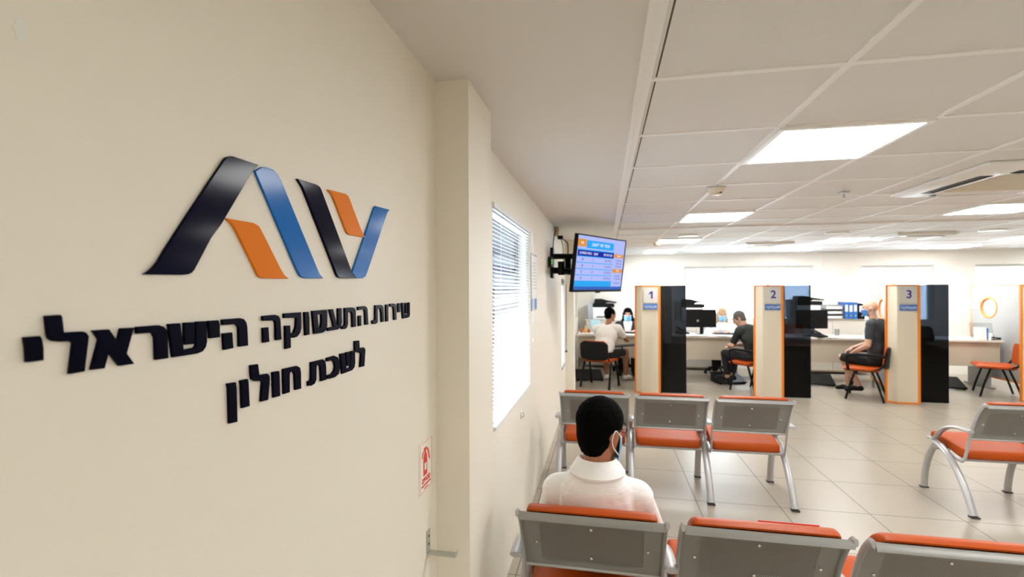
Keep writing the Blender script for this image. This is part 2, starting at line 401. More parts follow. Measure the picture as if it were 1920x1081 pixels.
def cassette(x, y, w, label):
    t = thing('air_conditioner', label, 'air conditioner', (x, y, CE), 0, 'ceiling cassettes')
    h = w/2
    b = MB(); b.rings([[(s1*a, s2*a, z) for s1, s2 in ((-1, -1), (1, -1), (1, 1), (-1, 1))] for a, z in ((h, .01), (h, -.006), (h*.93, -.022), (h*.86, -.03), (h*.60, -.03), (h*.56, -.018), (h*.56, .0))], caps=False)
    b.build('fascia', M['white'], t, bevel=.004)
    for k in range(4):
        a = k*math.pi/2; ro = Matrix.Rotation(a, 3, 'Z'); c = ro @ Vector((0, -h*.75, -.0285))
        MB().box(c, (h*1.15, h*.15, .008), ro).build('air_slot', M['black'], t, bevel=.004)
        c = ro @ Vector((0, -h*.67, -.033)); MB().box(c, (h*1.1, h*.06, .004), ro @ Matrix.Rotation(R(18), 3, 'X')).build('louvre', M['white'], t)
    g = MB(); g.box((0, 0, -.020), (h*1.14, h*1.14, .006))
    for i in range(-9, 10): g.box((0, i*h*.058, -.025), (h*1.06, h*.018, .006))
    g.build('intake_grille', M["cream"], t)
cassette(2.60, 3.60, .95, 'large square air conditioner in the ceiling above the right bench')
cassette(2.50, 8.25, .70, 'small ceiling air conditioner over the desk of cubicle two')
cassette(4.05, 7.28, .70, 'small ceiling air conditioner above the divider of cubicle three')

t = thing('smoke_detector', 'cream dome detector on the ceiling bar behind the nearest light panel', 'detector', (.769, 3.524, CE))
MB().lathe((0, 0, 0), [(.001, -.045), (.03, -.045), (.045, -.036), (.058, -.016), (.062, 0), (.001, 0)], 24).build('dome', M['cream'], t, smooth=True)
MB().box((.012, -.035, -.036), (.03, .014, .008)).build('sensor_slit', M['black'], t)
t = thing('smoke_detector', 'small beige detector at the corner of the light panel over cubicle one', 'detector', (.80, 7.62, CE))
MB().lathe((0, 0, 0), [(.001, -.04), (.025, -.04), (.05, -.02), (.06, 0), (.001, 0)], 20).build('dome', M['beige'], t, smooth=True)
t = thing('sprinkler', 'small metal sprinkler head in the ceiling before the large air conditioner', 'sprinkler', (1.734, 3.899, CE))
MB().lathe((0, 0, 0), [(.001, -.006), (.034, -.006), (.036, 0), (.001, 0)], 20).build('escutcheon', M['alu'], t, smooth=True)
b = MB(); b.lathe((0, 0, 0), [(.008, -.006), (.008, -.03), (.018, -.032), (.018, -.036), (.001, -.036)], 14); b.build('nozzle', M['alu'], t)

# ------------------------------------------------------------------ the emblem and the lettering on the left wall
def plate(name, pieces, hole, t, m, parent, bev=.0007):
    b = MB()
    for p in pieces:
        if hole:                                        # cut the counter in by splitting the outline
            a = [b.bm.verts.new((WX+.0002, q[0], q[1])) for q in p]; h = [b.bm.verts.new((WX+.0002, q[0], q[1])) for q in hole]
            ed = [b.bm.edges.new((l[i], l[(i+1) % len(l)])) for l in (a, h) for i in range(len(l))]
            r = bmesh.ops.triangle_fill(b.bm, edges=ed, use_beauty=True)
            ex = bmesh.ops.extrude_face_region(b.bm, geom=[g for g in r['geom'] if isinstance(g, bmesh.types.BMFace)])
            bmesh.ops.translate(b.bm, vec=(t, 0, 0), verts=[g for g in ex['geom'] if isinstance(g, bmesh.types.BMVert)])
        else: b.prism(p, lambda q: (WX+.0002, q[0], q[1]), lambda q: (WX+t, q[0], q[1]))
    return b.build(name, m, parent, bevel=0 if hole else bev, segs=2)
UPPER= [('yod',[[(0.3602,1.6043),(0.3736,1.6043),(0.3751,1.6007),(0.3763,1.5916),(0.3764,1.5795),(0.3621,1.5796),(0.3616,1.5934)]],None),('lamed',[[(0.3782,1.6239),(0.3917,1.6243),(0.393,1.6217),(0.3946,1.6058),(0.4128,1.6053),(0.4163,1.6035),(0.4188,1.5995),(0.4184,1.5947),(0.4145,1.5619),(0.3996,1.5616),(0.4033,1.5937),(0.4014,1.5958),(0.3904,1.5966),(0.3842,1.598),(0.3811,1.6008),(0.3799,1.6051)]],None),('alef',[[(0.4227,1.6055),(0.4404,1.6052),(0.4501,1.5904),(0.4537,1.6053),(0.4692,1.6048),(0.4605,1.5751),(0.4697,1.5615),(0.452,1.5619),(0.44,1.5794),(0.4354,1.5617),(0.4211,1.5623),(0.4295,1.5946)]],None),('resh',[[(0.4721,1.6055),(0.5014,1.6053),(0.5083,1.6029),(0.5126,1.5983),(0.5138,1.59),(0.5145,1.5617),(0.4972,1.5621),(0.496,1.5901),(0.4933,1.5954),(0.4902,1.5966),(0.4728,1.5971)]],None),('shin',[[(0.5149,1.6058),(0.5321,1.6056),(0.5372,1.5702),(0.5538,1.5706),(0.5567,1.5725),(0.5572,1.6059),(0.5742,1.6055),(0.5751,1.5764),(0.5732,1.5692),(0.5681,1.5637),(0.5592,1.5617),(0.5211,1.5618)],[(0.5382,1.6059),(0.5542,1.6054),(0.5545,1.5755),(0.5386,1.5762)]],None),('yod',[[(0.5775,1.6056),(0.5956,1.6052),(0.5978,1.5992),(0.598,1.5803),(0.5801,1.5804)]],None),('he',[[(0.6026,1.6059),(0.6375,1.6058),(0.6451,1.6038),(0.65,1.5985),(0.6521,1.591),(0.6538,1.5615),(0.6353,1.562),(0.6341,1.5919),(0.6294,1.5967),(0.6254,1.5972),(0.603,1.5976)],[(0.6038,1.5855),(0.6214,1.5854),(0.6235,1.5613),(0.6057,1.5607)]],None),('he',[[(0.6862,1.6064),(0.7165,1.6066),(0.7247,1.6044),(0.7297,1.5985),(0.7324,1.5629),(0.7185,1.563),(0.7176,1.5922),(0.7146,1.5969),(0.6864,1.5985)],[(0.6871,1.5868),(0.6997,1.5868),(0.702,1.5621),(0.6879,1.5622)]],None),('qof',[[(0.7393,1.6077),(0.7869,1.6075),(0.7875,1.5784),(0.7836,1.5695),(0.775,1.5632),(0.7649,1.5623),(0.7567,1.5635),(0.7567,1.5712),(0.7658,1.5716),(0.772,1.5818),(0.7731,1.5979),(0.7676,1.5985),(0.7396,1.5994)],[(0.7424,1.586),(0.756,1.5855),(0.7574,1.5454),(0.7434,1.5448)]],None),('vav',[[(0.797,1.6072),(0.8093,1.6072),(0.812,1.5944),(0.8122,1.5637),(0.7995,1.5632),(0.7979,1.5953)]],None),('samekh',[[(0.8214,1.6083),(0.8704,1.6085),(0.8703,1.5765),(0.866,1.5672),(0.8548,1.5635),(0.8276,1.5637)]],[(0.8367,1.6004),(0.8515,1.6),(0.8519,1.5849),(0.8482,1.5735),(0.8405,1.5721)]),('ayin',[[(0.8789,1.6086),(0.8922,1.6087),(0.9064,1.5737),(0.9105,1.5746),(0.9107,1.6095),(0.9244,1.6094),(0.9254,1.5785),(0.9212,1.5688),(0.9093,1.5651),(0.8738,1.565),(0.8734,1.572),(0.8944,1.5725)]],None),('tav',[[(0.9374,1.6093),(0.9693,1.6093),(0.9795,1.6067),(0.9834,1.5998),(0.984,1.5651),(0.9693,1.5652),(0.968,1.5953),(0.9625,1.6004),(0.9555,1.6007),(0.9501,1.5975),(0.9505,1.5742),(0.9468,1.5667),(0.9383,1.5636),(0.9253,1.5646),(0.9254,1.5712),(0.9336,1.571),(0.9379,1.5738)]],None),('he',[[(0.9932,1.6097),(1.0245,1.6101),(1.0329,1.608),(1.0379,1.6025),(1.0411,1.5659),(1.0276,1.5661),(1.0263,1.5957),(1.0227,1.6018),(1.0145,1.6027),(0.9937,1.6017)],[(0.9961,1.5893),(1.0077,1.5892),(1.0083,1.5656),(0.997,1.5653)]],None),('tav',[[(1.0765,1.6103),(1.1074,1.6102),(1.116,1.608),(1.1202,1.6029),(1.1222,1.5672),(1.1099,1.5666),(1.1086,1.5916),(1.1032,1.6011),(1.0927,1.6025),(1.0886,1.6003),(1.0894,1.5714),(1.0863,1.5663),(1.0792,1.5644),(1.0623,1.5655),(1.0623,1.5741),(1.0732,1.5739),(1.0763,1.577)]],None),('vav',[[(1.1345,1.61),(1.1457,1.6102),(1.1479,1.6048),(1.1483,1.5662),(1.1353,1.5663)]],None),('resh',[[(1.1582,1.6111),(1.1792,1.6114),(1.19,1.6095),(1.1948,1.6047),(1.197,1.5673),(1.1818,1.5673),(1.1796,1.5985),(1.1744,1.6033),(1.1582,1.6045)]],None),('yod',[[(1.2064,1.6111),(1.2197,1.6109),(1.2222,1.6053),(1.222,1.5871),(1.2077,1.5862)]],None),('shin',[[(1.2317,1.6114),(1.2428,1.6113),(1.2486,1.5782),(1.2679,1.5783),(1.2739,1.5796),(1.275,1.6112),(1.2869,1.6115),(1.2872,1.5761),(1.2829,1.5696),(1.2733,1.568),(1.2381,1.5674)],[(1.256,1.6107),(1.2668,1.6106),(1.2666,1.5817),(1.2571,1.5802)]],None)]
LOWER= [('final_nun',[[(0.6118,1.5101),(0.628,1.5091),(0.6298,1.5001),(0.6312,1.4478),(0.6155,1.4495),(0.6136,1.5034)]],None),('vav',[[(0.6376,1.5098),(0.6529,1.5094),(0.6546,1.5027),(0.6567,1.4656),(0.6407,1.4661),(0.6389,1.5032)]],None),('lamed',[[(0.6593,1.5299),(0.6753,1.5292),(0.6784,1.5112),(0.697,1.51),(0.7023,1.5056),(0.7028,1.4987),(0.6987,1.4656),(0.6819,1.4668),(0.6851,1.4981),(0.6817,1.5007),(0.6688,1.5028),(0.6617,1.5071),(0.6599,1.5145)]],None),('vav',[[(0.71,1.5104),(0.7258,1.5095),(0.7272,1.5025),(0.7285,1.4657),(0.7119,1.4664)]],None),('het',[[(0.7368,1.5111),(0.7737,1.5106),(0.7831,1.5061),(0.7859,1.4966),(0.7865,1.4664),(0.7698,1.4672),(0.768,1.4967),(0.7633,1.5017),(0.7554,1.5019),(0.7542,1.4977),(0.7541,1.4666),(0.7381,1.4667)]],None),('tav',[[(0.8168,1.5107),(0.8553,1.5105),(0.8637,1.506),(0.8665,1.4957),(0.8677,1.4676),(0.8495,1.4678),(0.8469,1.4972),(0.8415,1.5021),(0.8361,1.5022),(0.834,1.4978),(0.8338,1.474),(0.828,1.4672),(0.8176,1.4654),(0.8074,1.4674),(0.8074,1.4759),(0.8138,1.4755),(0.8169,1.4788)]],None),('kaf',[[(0.8694,1.5114),(0.8959,1.5121),(0.9097,1.5068),(0.9181,1.4944),(0.9184,1.484),(0.9126,1.4712),(0.8987,1.4669),(0.8778,1.4674),(0.8706,1.4687),(0.8707,1.4761),(0.8852,1.476),(0.8958,1.4809),(0.8988,1.4889),(0.8958,1.4978),(0.8884,1.5036),(0.8699,1.5042)]],None),('shin',[[(0.9195,1.5128),(0.9369,1.5122),(0.9426,1.4772),(0.9595,1.478),(0.9627,1.5128),(0.9795,1.5119),(0.9804,1.4848),(0.9775,1.4752),(0.967,1.4697),(0.9259,1.4688)],[(0.9415,1.5129),(0.9586,1.5124),(0.9584,1.4819),(0.945,1.4828)]],None),('lamed',[[(0.9789,1.5335),(0.9984,1.5327),(1.0005,1.515),(1.0201,1.5143),(1.027,1.5083),(1.0217,1.47),(1.0021,1.4709),(1.0068,1.4996),(1.0023,1.5048),(0.9813,1.5085),(0.9788,1.5143)]],None)]
EMBLEM= [('navy_long',[(0.6067,1.8415),(0.6105,1.846),(0.6181,1.8498),(0.6245,1.8512),(0.678,1.8517),(0.6699,1.845),(0.6619,1.835),(0.6013,1.7455),(0.5826,1.723),(0.5547,1.6772),(0.5506,1.6729),(0.5457,1.6706),(0.5353,1.6694),(0.4809,1.6685),(0.4875,1.6721),(0.4929,1.6767),(0.4999,1.6847),(0.5084,1.6983),(0.5446,1.7523)],0.0048),('light_blue_long',[(0.6697,1.8398),(0.6858,1.8505),(0.6981,1.8529),(0.7109,1.8528),(0.724,1.8478),(0.7325,1.8394),(0.836,1.6928),(0.8459,1.6799),(0.8586,1.6719),(0.7981,1.6706),(0.7883,1.6726),(0.7825,1.6766),(0.7718,1.69)],0.0046),('orange_low',[(0.6101,1.7557),(0.6669,1.7562),(0.6787,1.7529),(0.6856,1.7452),(0.7313,1.6856),(0.741,1.6749),(0.7531,1.6686),(0.6887,1.6683),(0.6808,1.6696),(0.675,1.6736),(0.6683,1.6842),(0.6291,1.7408),(0.6202,1.7499)],0.0044),('navy_short',[(0.7754,1.8517),(0.8353,1.8536),(0.8453,1.8519),(0.8503,1.8479),(0.9629,1.6917),(0.9693,1.6836),(0.9855,1.6746),(0.9202,1.6732),(0.9098,1.6755),(0.903,1.6832),(0.8065,1.819),(0.7907,1.8398)],0.0056),('orange_high',[(0.874,1.8522),(0.9411,1.8568),(0.9503,1.8553),(0.9565,1.8516),(1.0121,1.7839),(1.0274,1.7709),(0.9592,1.7694),(0.9505,1.7707),(0.9449,1.7753),(0.9046,1.8277),(0.8902,1.8453)],0.0044),('light_blue_short',[(1.0712,1.8465),(1.0789,1.8537),(1.1577,1.8573),(1.1446,1.8481),(1.1376,1.8374),(1.0388,1.6911),(1.0294,1.6794),(1.0152,1.6753),(0.988,1.6747),(0.9718,1.6847),(0.9699,1.6887)],0.0042)]

t = thing('wall_emblem', 'large emblem of navy, blue and orange slanted ribbons mounted on the cream wall', 'emblem')
cm = {'navy': M['navy'], 'light': M['blue'], 'orange': M['orangeac']}
for nm, p, th in EMBLEM:
    o = plate('ribbon', [p], None, th, cm[nm.split('_')[0]], t, .0009); o['label'] = {'navy': 'navy ', 'light': 'blue ', 'orange': 'orange '}[nm.split('_')[0]]+'ribbon'
t = thing('sign_lettering', 'upper row of dark navy raised letters on the cream wall under the emblem', 'lettering')
for nm, p, h in UPPER: plate('letter', p, h, .0048, M['letter'], t)
t = thing('sign_lettering', 'lower, shorter row of dark navy raised letters on the cream wall', 'lettering')
for nm, p, h in LOWER: plate('letter', p, h, .0048, M['letter'], t)

# small things on that wall
b = MB(); pts = []
for k in range(26):
    a = 2*math.pi*k/26; rr = .5+.5*random.random()*.35
    pts.append((.3605+(.0072+.002*math.sin(3*a))*math.cos(a)*(1 if math.sin(a) < .2 else .62), 1.9015+.0115*math.sin(a)*(.9+.2*rr)))
b.prism(pts, lambda q: (WX-.001, q[0], q[1]), lambda q: (WX+.0006, q[0], q[1]))
tag(b.build('filler_patch', M['patch']), 'small white filler patch high on the wall in the upper left corner', 'patch')

t = thing('safety_sign', 'white sign with a red fire extinguisher pictogram on the wall before the column', 'sign', (WX, 1.413, 1.097))
MB().bx(0, .0025, -.055, .055, -.082, .082).build('board', M['signboard'], t, bevel=.001)
b = MB()
for y0, y1, z0, z1 in ((-.049, .049, .0752, .076), (-.049, .049, -.076, -.0752), (-.049, -.0483, -.076, .076), (.0483, .049, -.076, .076)): b.bx(.002, .0032, y0, y1, z0, z1)
b.build('border', M['red'], t)
b = MB(); ic = [(-.016, -.028), (.014, -.028), (.014, .028), (.009, .038), (.004, .042), (.004, .05), (.009, .052), (.009, .058), (-.011, .058), (-.011, .052), (-.006, .05), (-.006, .042), (-.011, .038), (-.016, .028)]
b.prism(ic, lambda q: (.0022, q[0]-.006, q[1]), lambda q: (.0034, q[0]-.006, q[1]))
hz = [(.004, .054), (.018, .05), (.026, .036), (.034, .012), (.028, .010), (.020, .032), (.013, .044)]
b.prism(hz, lambda q: (.0022, q[0]-.002, q[1]), lambda q: (.0034, q[0]-.002, q[1]))
hh = [(-.012, .052), (-.026, .045), (-.030, .03), (-.027, .03), (-.022, .042), (-.012, .048)]
b.prism(hh, lambda q: (.0022, q[0]-.004, q[1]), lambda q: (.0034, q[0]-.004, q[1]))
b.build('pictogram', M['red'], t)
MB().bx(.0030, .0038, -.015, .001, -.012, .01).build('pictogram_label', M['white'], t)
text('lettering', 'מטפים', .024, M['red'], t, (.0028, 0, -.042), WALLROT, rtl=True, bold=.0006)
text('lettering', 'FIRE EXTINGUISHER', .0085, M['red'], t, (.0028, 0, -.058), WALLROT)
text('lettering', 'בעת חירום', .007, M['red'], t, (.0028, 0, -.068), WALLROT, rtl=True)

t = thing('wall_bracket', 'L-shaped zinc bracket screwed to the wall below the red safety sign', 'bracket', (WX, 1.434, .81))
b = MB(); b.bx(0, .003, -.014, .014, .0, .072); b.build('back_plate', M['zinc'], t, bevel=.0012)
b = MB(); b.bx(.003, .095, -.014, .014, 0, .003); b.bx(.092, .095, -.014, .014, .003, .012); b.build('arm', M['zinc'], t, bevel=.001)
for z in (.028, .054): MB().lathe((.003, 0, z), [(.001, .0018), (.0035, .0012), (.0042, 0), (.001, 0)], 12, 'x').build('screw', M['rubber'], t)

t = thing('wall_clip', 'small white cable clip on the wall under the blind', 'clip', (WX, 3.156, .80))
b = MB(); b.bx(0, .006, -.02, .02, -.025, .025); b.build('clip_base', M['white'], t, bevel=.002)
MB().tube([(.005, -.005, .018), (.018, -.003, .01), (.018, .002, -.012), (.006, .004, -.02)], .0025, 8).build('clip_hook', M['greyplas'], t, smooth=True)

# venetian blind in the side window
t = thing('venetian_blind', 'white venetian blind hanging over the side window beyond the column', 'blind', (WX, 2.93, 0))
Y0, Y1 = -.585, .585
MB().bx(-.006, .014, Y0-.01, Y1+.01, 2.060, 2.090).build('head_rail', M['slat'], t, bevel=.003)
b = MB(); z = 2.056; k = 0
while z > .955:
    tilt = R(30+6*math.sin(k*.37)+(12 if z < 1.5 else 0)-(16 if z > 1.86 else 0)) ; w = .0125
    sag = .0015*math.sin(k*1.7)
    for sgn in (1,):
        pr = []
        for q in (-1, -.5, 0, .5, 1):
            dx, dz = q*w*math.cos(tilt), -q*w*math.sin(tilt); pr.append((dx, dz+.0022*(1-q*q)))
        rings = []
        for yy in (Y0, 0, Y1):
            rings.append([(.0+dx, yy, z+dz+(sag if yy == 0 else 0)) for dx, dz in pr]+[(.0+dx, yy, z+dz-.0007+(sag if yy == 0 else 0)) for dx, dz in reversed(pr)])
        b.rings(rings)
    z -= .0212; k += 1
b.build('slats', M['slat'], t)
MB().bx(-.014, .014, Y0, Y1, .93, .948).build('bottom_rail', M['slat'], t, bevel=.003)
for y in (Y0+.13, 0, Y1-.13):
    MB().tube([(.014, y, 2.06), (.0145, y, .94)], .0012, 6).build('ladder_cord', M['white'], t)
MB().tube([(.03, Y1-.02, 2.07), (.036, Y1+.01, 1.9), (.034, Y1+.018, 1.40)], .003, 8).build('tilt_wand', M['white'], t, smooth=True)
MB().tube([(.03, Y1-.05, 2.06), (.033, Y1-.03, 1.6), (.033, Y1-.028, 1.28)], .0016, 6).build('lift_cord', M['white'], t)
MB().lathe((.033, Y1-.028, 1.26), [(.001, .025), (.004, .022), (.008, 0), (.001, 0)], 12).build('cord_bell', M['white'], t)

t = thing('wall_notice', 'white printed notice with a blue foot in a clear holder beside the blind', 'notice', (WX, 3.755, 1.70))
MB().bx(0, .004, -.155, .155, -.225, .225).build('holder', M['greyplas'], t, bevel=.001)
MB().bx(.004, .0052, -.14, .14, -.21, .21).build('sheet', M['paper'], t)
b = MB()
for i in range(9): b.bx(.0050, .0058, -.11+.02*(i % 3), .11-.015*(i % 2), .15-i*.025, .156-i*.025)
b.build('print', M['greyplas'], t)
MB().bx(.0050, .0060, -.14, .14, -.21, -.13).build('print_band', M['bluep'], t)

# narrow blind in the second side window
t = thing('venetian_blind', 'narrow dark-edged blind in the side window past the television', 'blind', (WX, 6.49, 0))
MB().bx(-.05, .03, -.235, .235, 1.72, 1.775).build('head_rail', M['greyplas'], t)
b = MB(); z = 1.70
while z > .62: b.box((-.01, 0, z), (.03, .45, .0015), Matrix.Rotation(R(30), 3, 'Y')); z -= .026
b.build('slats', M['slat'], t)
MB().bx(-.02, .01, -.23, .23, .58, .605).build('bottom_rail', M['greyplas'], t)
MB().tube([(.035, .10, 1.70), (.035, .10, .80)], .004, 8).build('tilt_wand', M['rubber'], t)
MB().lathe((.035, .10, .77), [(.001, .03), (.014, .025), (.018, 0), (.001, 0)], 12).build('cord_bell', M['rubber'], t)

# ------------------------------------------------------------------ television on its arm
tv = thing('television', 'flat television showing a blue queue board, turned out from the wall', 'television', (-.036, 5.021, 1.898))
n_ = Vector((math.sin(1.044), -math.cos(1.044), 0)); rx_ = Vector((math.cos(1.044), math.sin(1.044), 0))
ux_ = Vector((0, 0, 1))*math.cos(.125)+n_*math.sin(.125); nn_ = rx_.cross(ux_)
tv.matrix_world = Matrix(((rx_.x, -nn_.x, ux_.x, -.036), (rx_.y, -nn_.y, ux_.y, 5.021), (rx_.z, -nn_.z, ux_.z, 1.898), (0, 0, 0, 1)))
# local frame: x along the width, -y out of the screen, z up
b = MB(); b.bx(-.485, .485, .0, .035, -.285, .285); b.build('back_housing', M['black'], tv, bevel=.004)
b = MB(); b.bx(-.30, .30, .035, .06, -.2, .2); b.build('back_bulge', M['black'], tv, bevel=.01)
b = MB(); b.bx(-.485, .485, -.008, .0, .272, .285); b.bx(-.485, .485, -.008, 0, -.285, -.262); b.bx(-.485, -.472, -.008, 0, -.285, .285); b.bx(.472, .485, -.008, 0, -.285, .285)
b.bx(-.04, .04, -.006, .01, -.296, -.284); b.build('bezel', M['black'], tv, bevel=.002)
def scr(name, col, s): return emis('screen_'+name, col, s*.35)
S_bg = scr('lilac', (.40, .46, .86), .9); S_cy = scr('cyan', (.03, .35, .80), .9); S_nv = scr('navy', (.02, .03, .36), .8); S_or = scr('orange', (.75, .30, .04), .8)
S_wh = scr('white', (.80, .82, 1), .95); S_tx = scr('ink', (.16, .14, .42), .5); S_bl = scr('blue', (.05, .14, .52), .8)
def on_tv(x0, x1, z0, z1, y0=-.0012, y1=0): return (x0*.944-.472, x1*.944-.472, y0, y1, z0*.534-.262, z1*.534-.262)
screen = MB().bx(*on_tv(0, 1, 0, 1)).build('screen', S_bg, tv)
def blk(name, m, x0, x1, z0, z1, y=-.0022): return MB().bx(*on_tv(x0, x1, z0, z1, y, -.0006)).build(name, m, screen)
blk('screen_block', S_or, .0, .17, .80, .935); blk('screen_block', S_cy, .175, .74, .78, .925)
blk('screen_block', S_nv, .02, .76, .63, .735, -.0034); blk('screen_block', S_cy, .0, .76, .735, .755)
for i in range(5): blk('screen_rule', S_cy, .0, .76, .615-i*.115, .63-i*.115)
blk('screen_block', S_cy, .0, .76, .04, .155); blk('screen_block', S_bl, .0, 1, .0, .06, -.003)
blk('screen_block', S_or, .77, .985, .645, .72, -.0034); blk('screen_block', S_or, .77, .985, .345, .42, -.0034)
def ttx(body, size, m, x, z, y=-.0042, rtl=True): p = on_tv(x, x, z, z); return text('screen_text', body, size, m, screen, (p[0], y, p[4]), FACE, .0002, rtl)
ttx('מספר תור לאשנב', .05, S_wh, .46, .855); ttx('תור', .04, S_wh, .085, .865)
ttx('כמות ממתינים', .038, S_wh, .17, .683); ttx('אשנב', .038, S_wh, .37, .683); ttx('שם השירות', .038, S_wh, .63, .683)
for i, (a_, c_) in enumerate((('28', '2'), ('28', '4'), ('27', '8'), ('32', '1'))):
    z = .565-i*.115; ttx(a_, .036, S_tx, .12, z, rtl=False); ttx(c_, .036, S_tx, .33, z, rtl=False); ttx('קבלת קהל', .034, S_tx, .65, z)
ttx('מבזקים', .03, S_wh, .88, .683); ttx('לקהל', .03, S_wh, .88, .383)
for z in (.59, .53, .47, .28, .22, .13): ttx('שעות קבלה', .026, S_tx, .88, z)

mt = thing('tv_mount', 'black swivel arm holding the television on the left wall', 'tv mount', (WX, 5.02, 1.92))
MB().bx(0, .03, -.06, .06, -.16, .16).build('wall_plate', M['black'], mt, bevel=.004)
b = MB(); b.tube([(.02, 0, .07), (.17, .10, .075), (.43, .055, .07)], .03, 10, .034); b.build('upper_arm', M['black'], mt, smooth=True)
b = MB(); b.tube([(.02, 0, -.08), (.12, -.10, -.085), (.22, -.06, -.10), (.43, .05, -.05)], .034, 10, .036); b.build('lower_arm', M['black'], mt, smooth=True)
for p in ((.17, .10, 0), (.12, -.10, -.06)): MB().lathe(p, [(.001, -.07), (.036, -.07), (.038, .07), (.001, .07)], 14).build('pivot', M['black'], mt, smooth=True)
b = MB(); b.box((.445, .052, -.01), (.075, .05, .26)); b.build('carrier', M['black'], mt)
t = thing('media_box', 'small black box with a green light on the wall behind the television arm', 'box', (WX, 4.80, 1.92))
MB().bx(0, .035, -.06, .06, -.05, .05).build('housing', M['black'], t, bevel=.004)
b = MB(); 
for z in (-.015, .012): b.bx(.030, .037, -.03, -.01, z-.006, z+.006)
b.build('status_light', emis('green_light', (.1, .9, .05), 1.2), t)
t = thing('wall_socket', 'beige socket box at the ceiling edge above the television arm', 'socket', (WX, 5.45, 2.315))
MB().bx(0, .05, -.10, .06, -.06, .03).build('box_body', M['beige'], t, bevel=.004)
MB().bx(.03, .09, -.02, .04, -.10, -.058).build('plug', M['black'], t, bevel=.006)
def cable(label, pts, r=.006): return tag(MB().tube(arc(pts), r, 8).build('power_cable', M['rubber'], smooth=True), label, 'cable')
cable('black cable looping from the beige socket down to the television arm', [(WX+.05, 5.33, 2.30), (WX+.03, 5.16, 2.27), (WX+.02, 5.08, 2.15), (WX+.025, 5.02, 2.03), (WX+.05, 5.06, 1.97)])
cable('thin cable hanging from the plug below the beige socket', [(WX+.07, 5.47, 2.21), (WX+.09, 5.47, 2.12), (WX+.10, 5.36, 1.99), (WX+.12, 5.2, 1.94)], .004)
cable('black cable from the plug to the back of the television', [(WX+.085, 5.47, 2.22), (WX+.14, 5.48, 2.17), (WX+.15, 5.42, 2.05), (WX+.14, 5.35, 1.97), (WX+.2, 5.28, 1.90), (WX+.36, 5.16, 1.87)], .006)
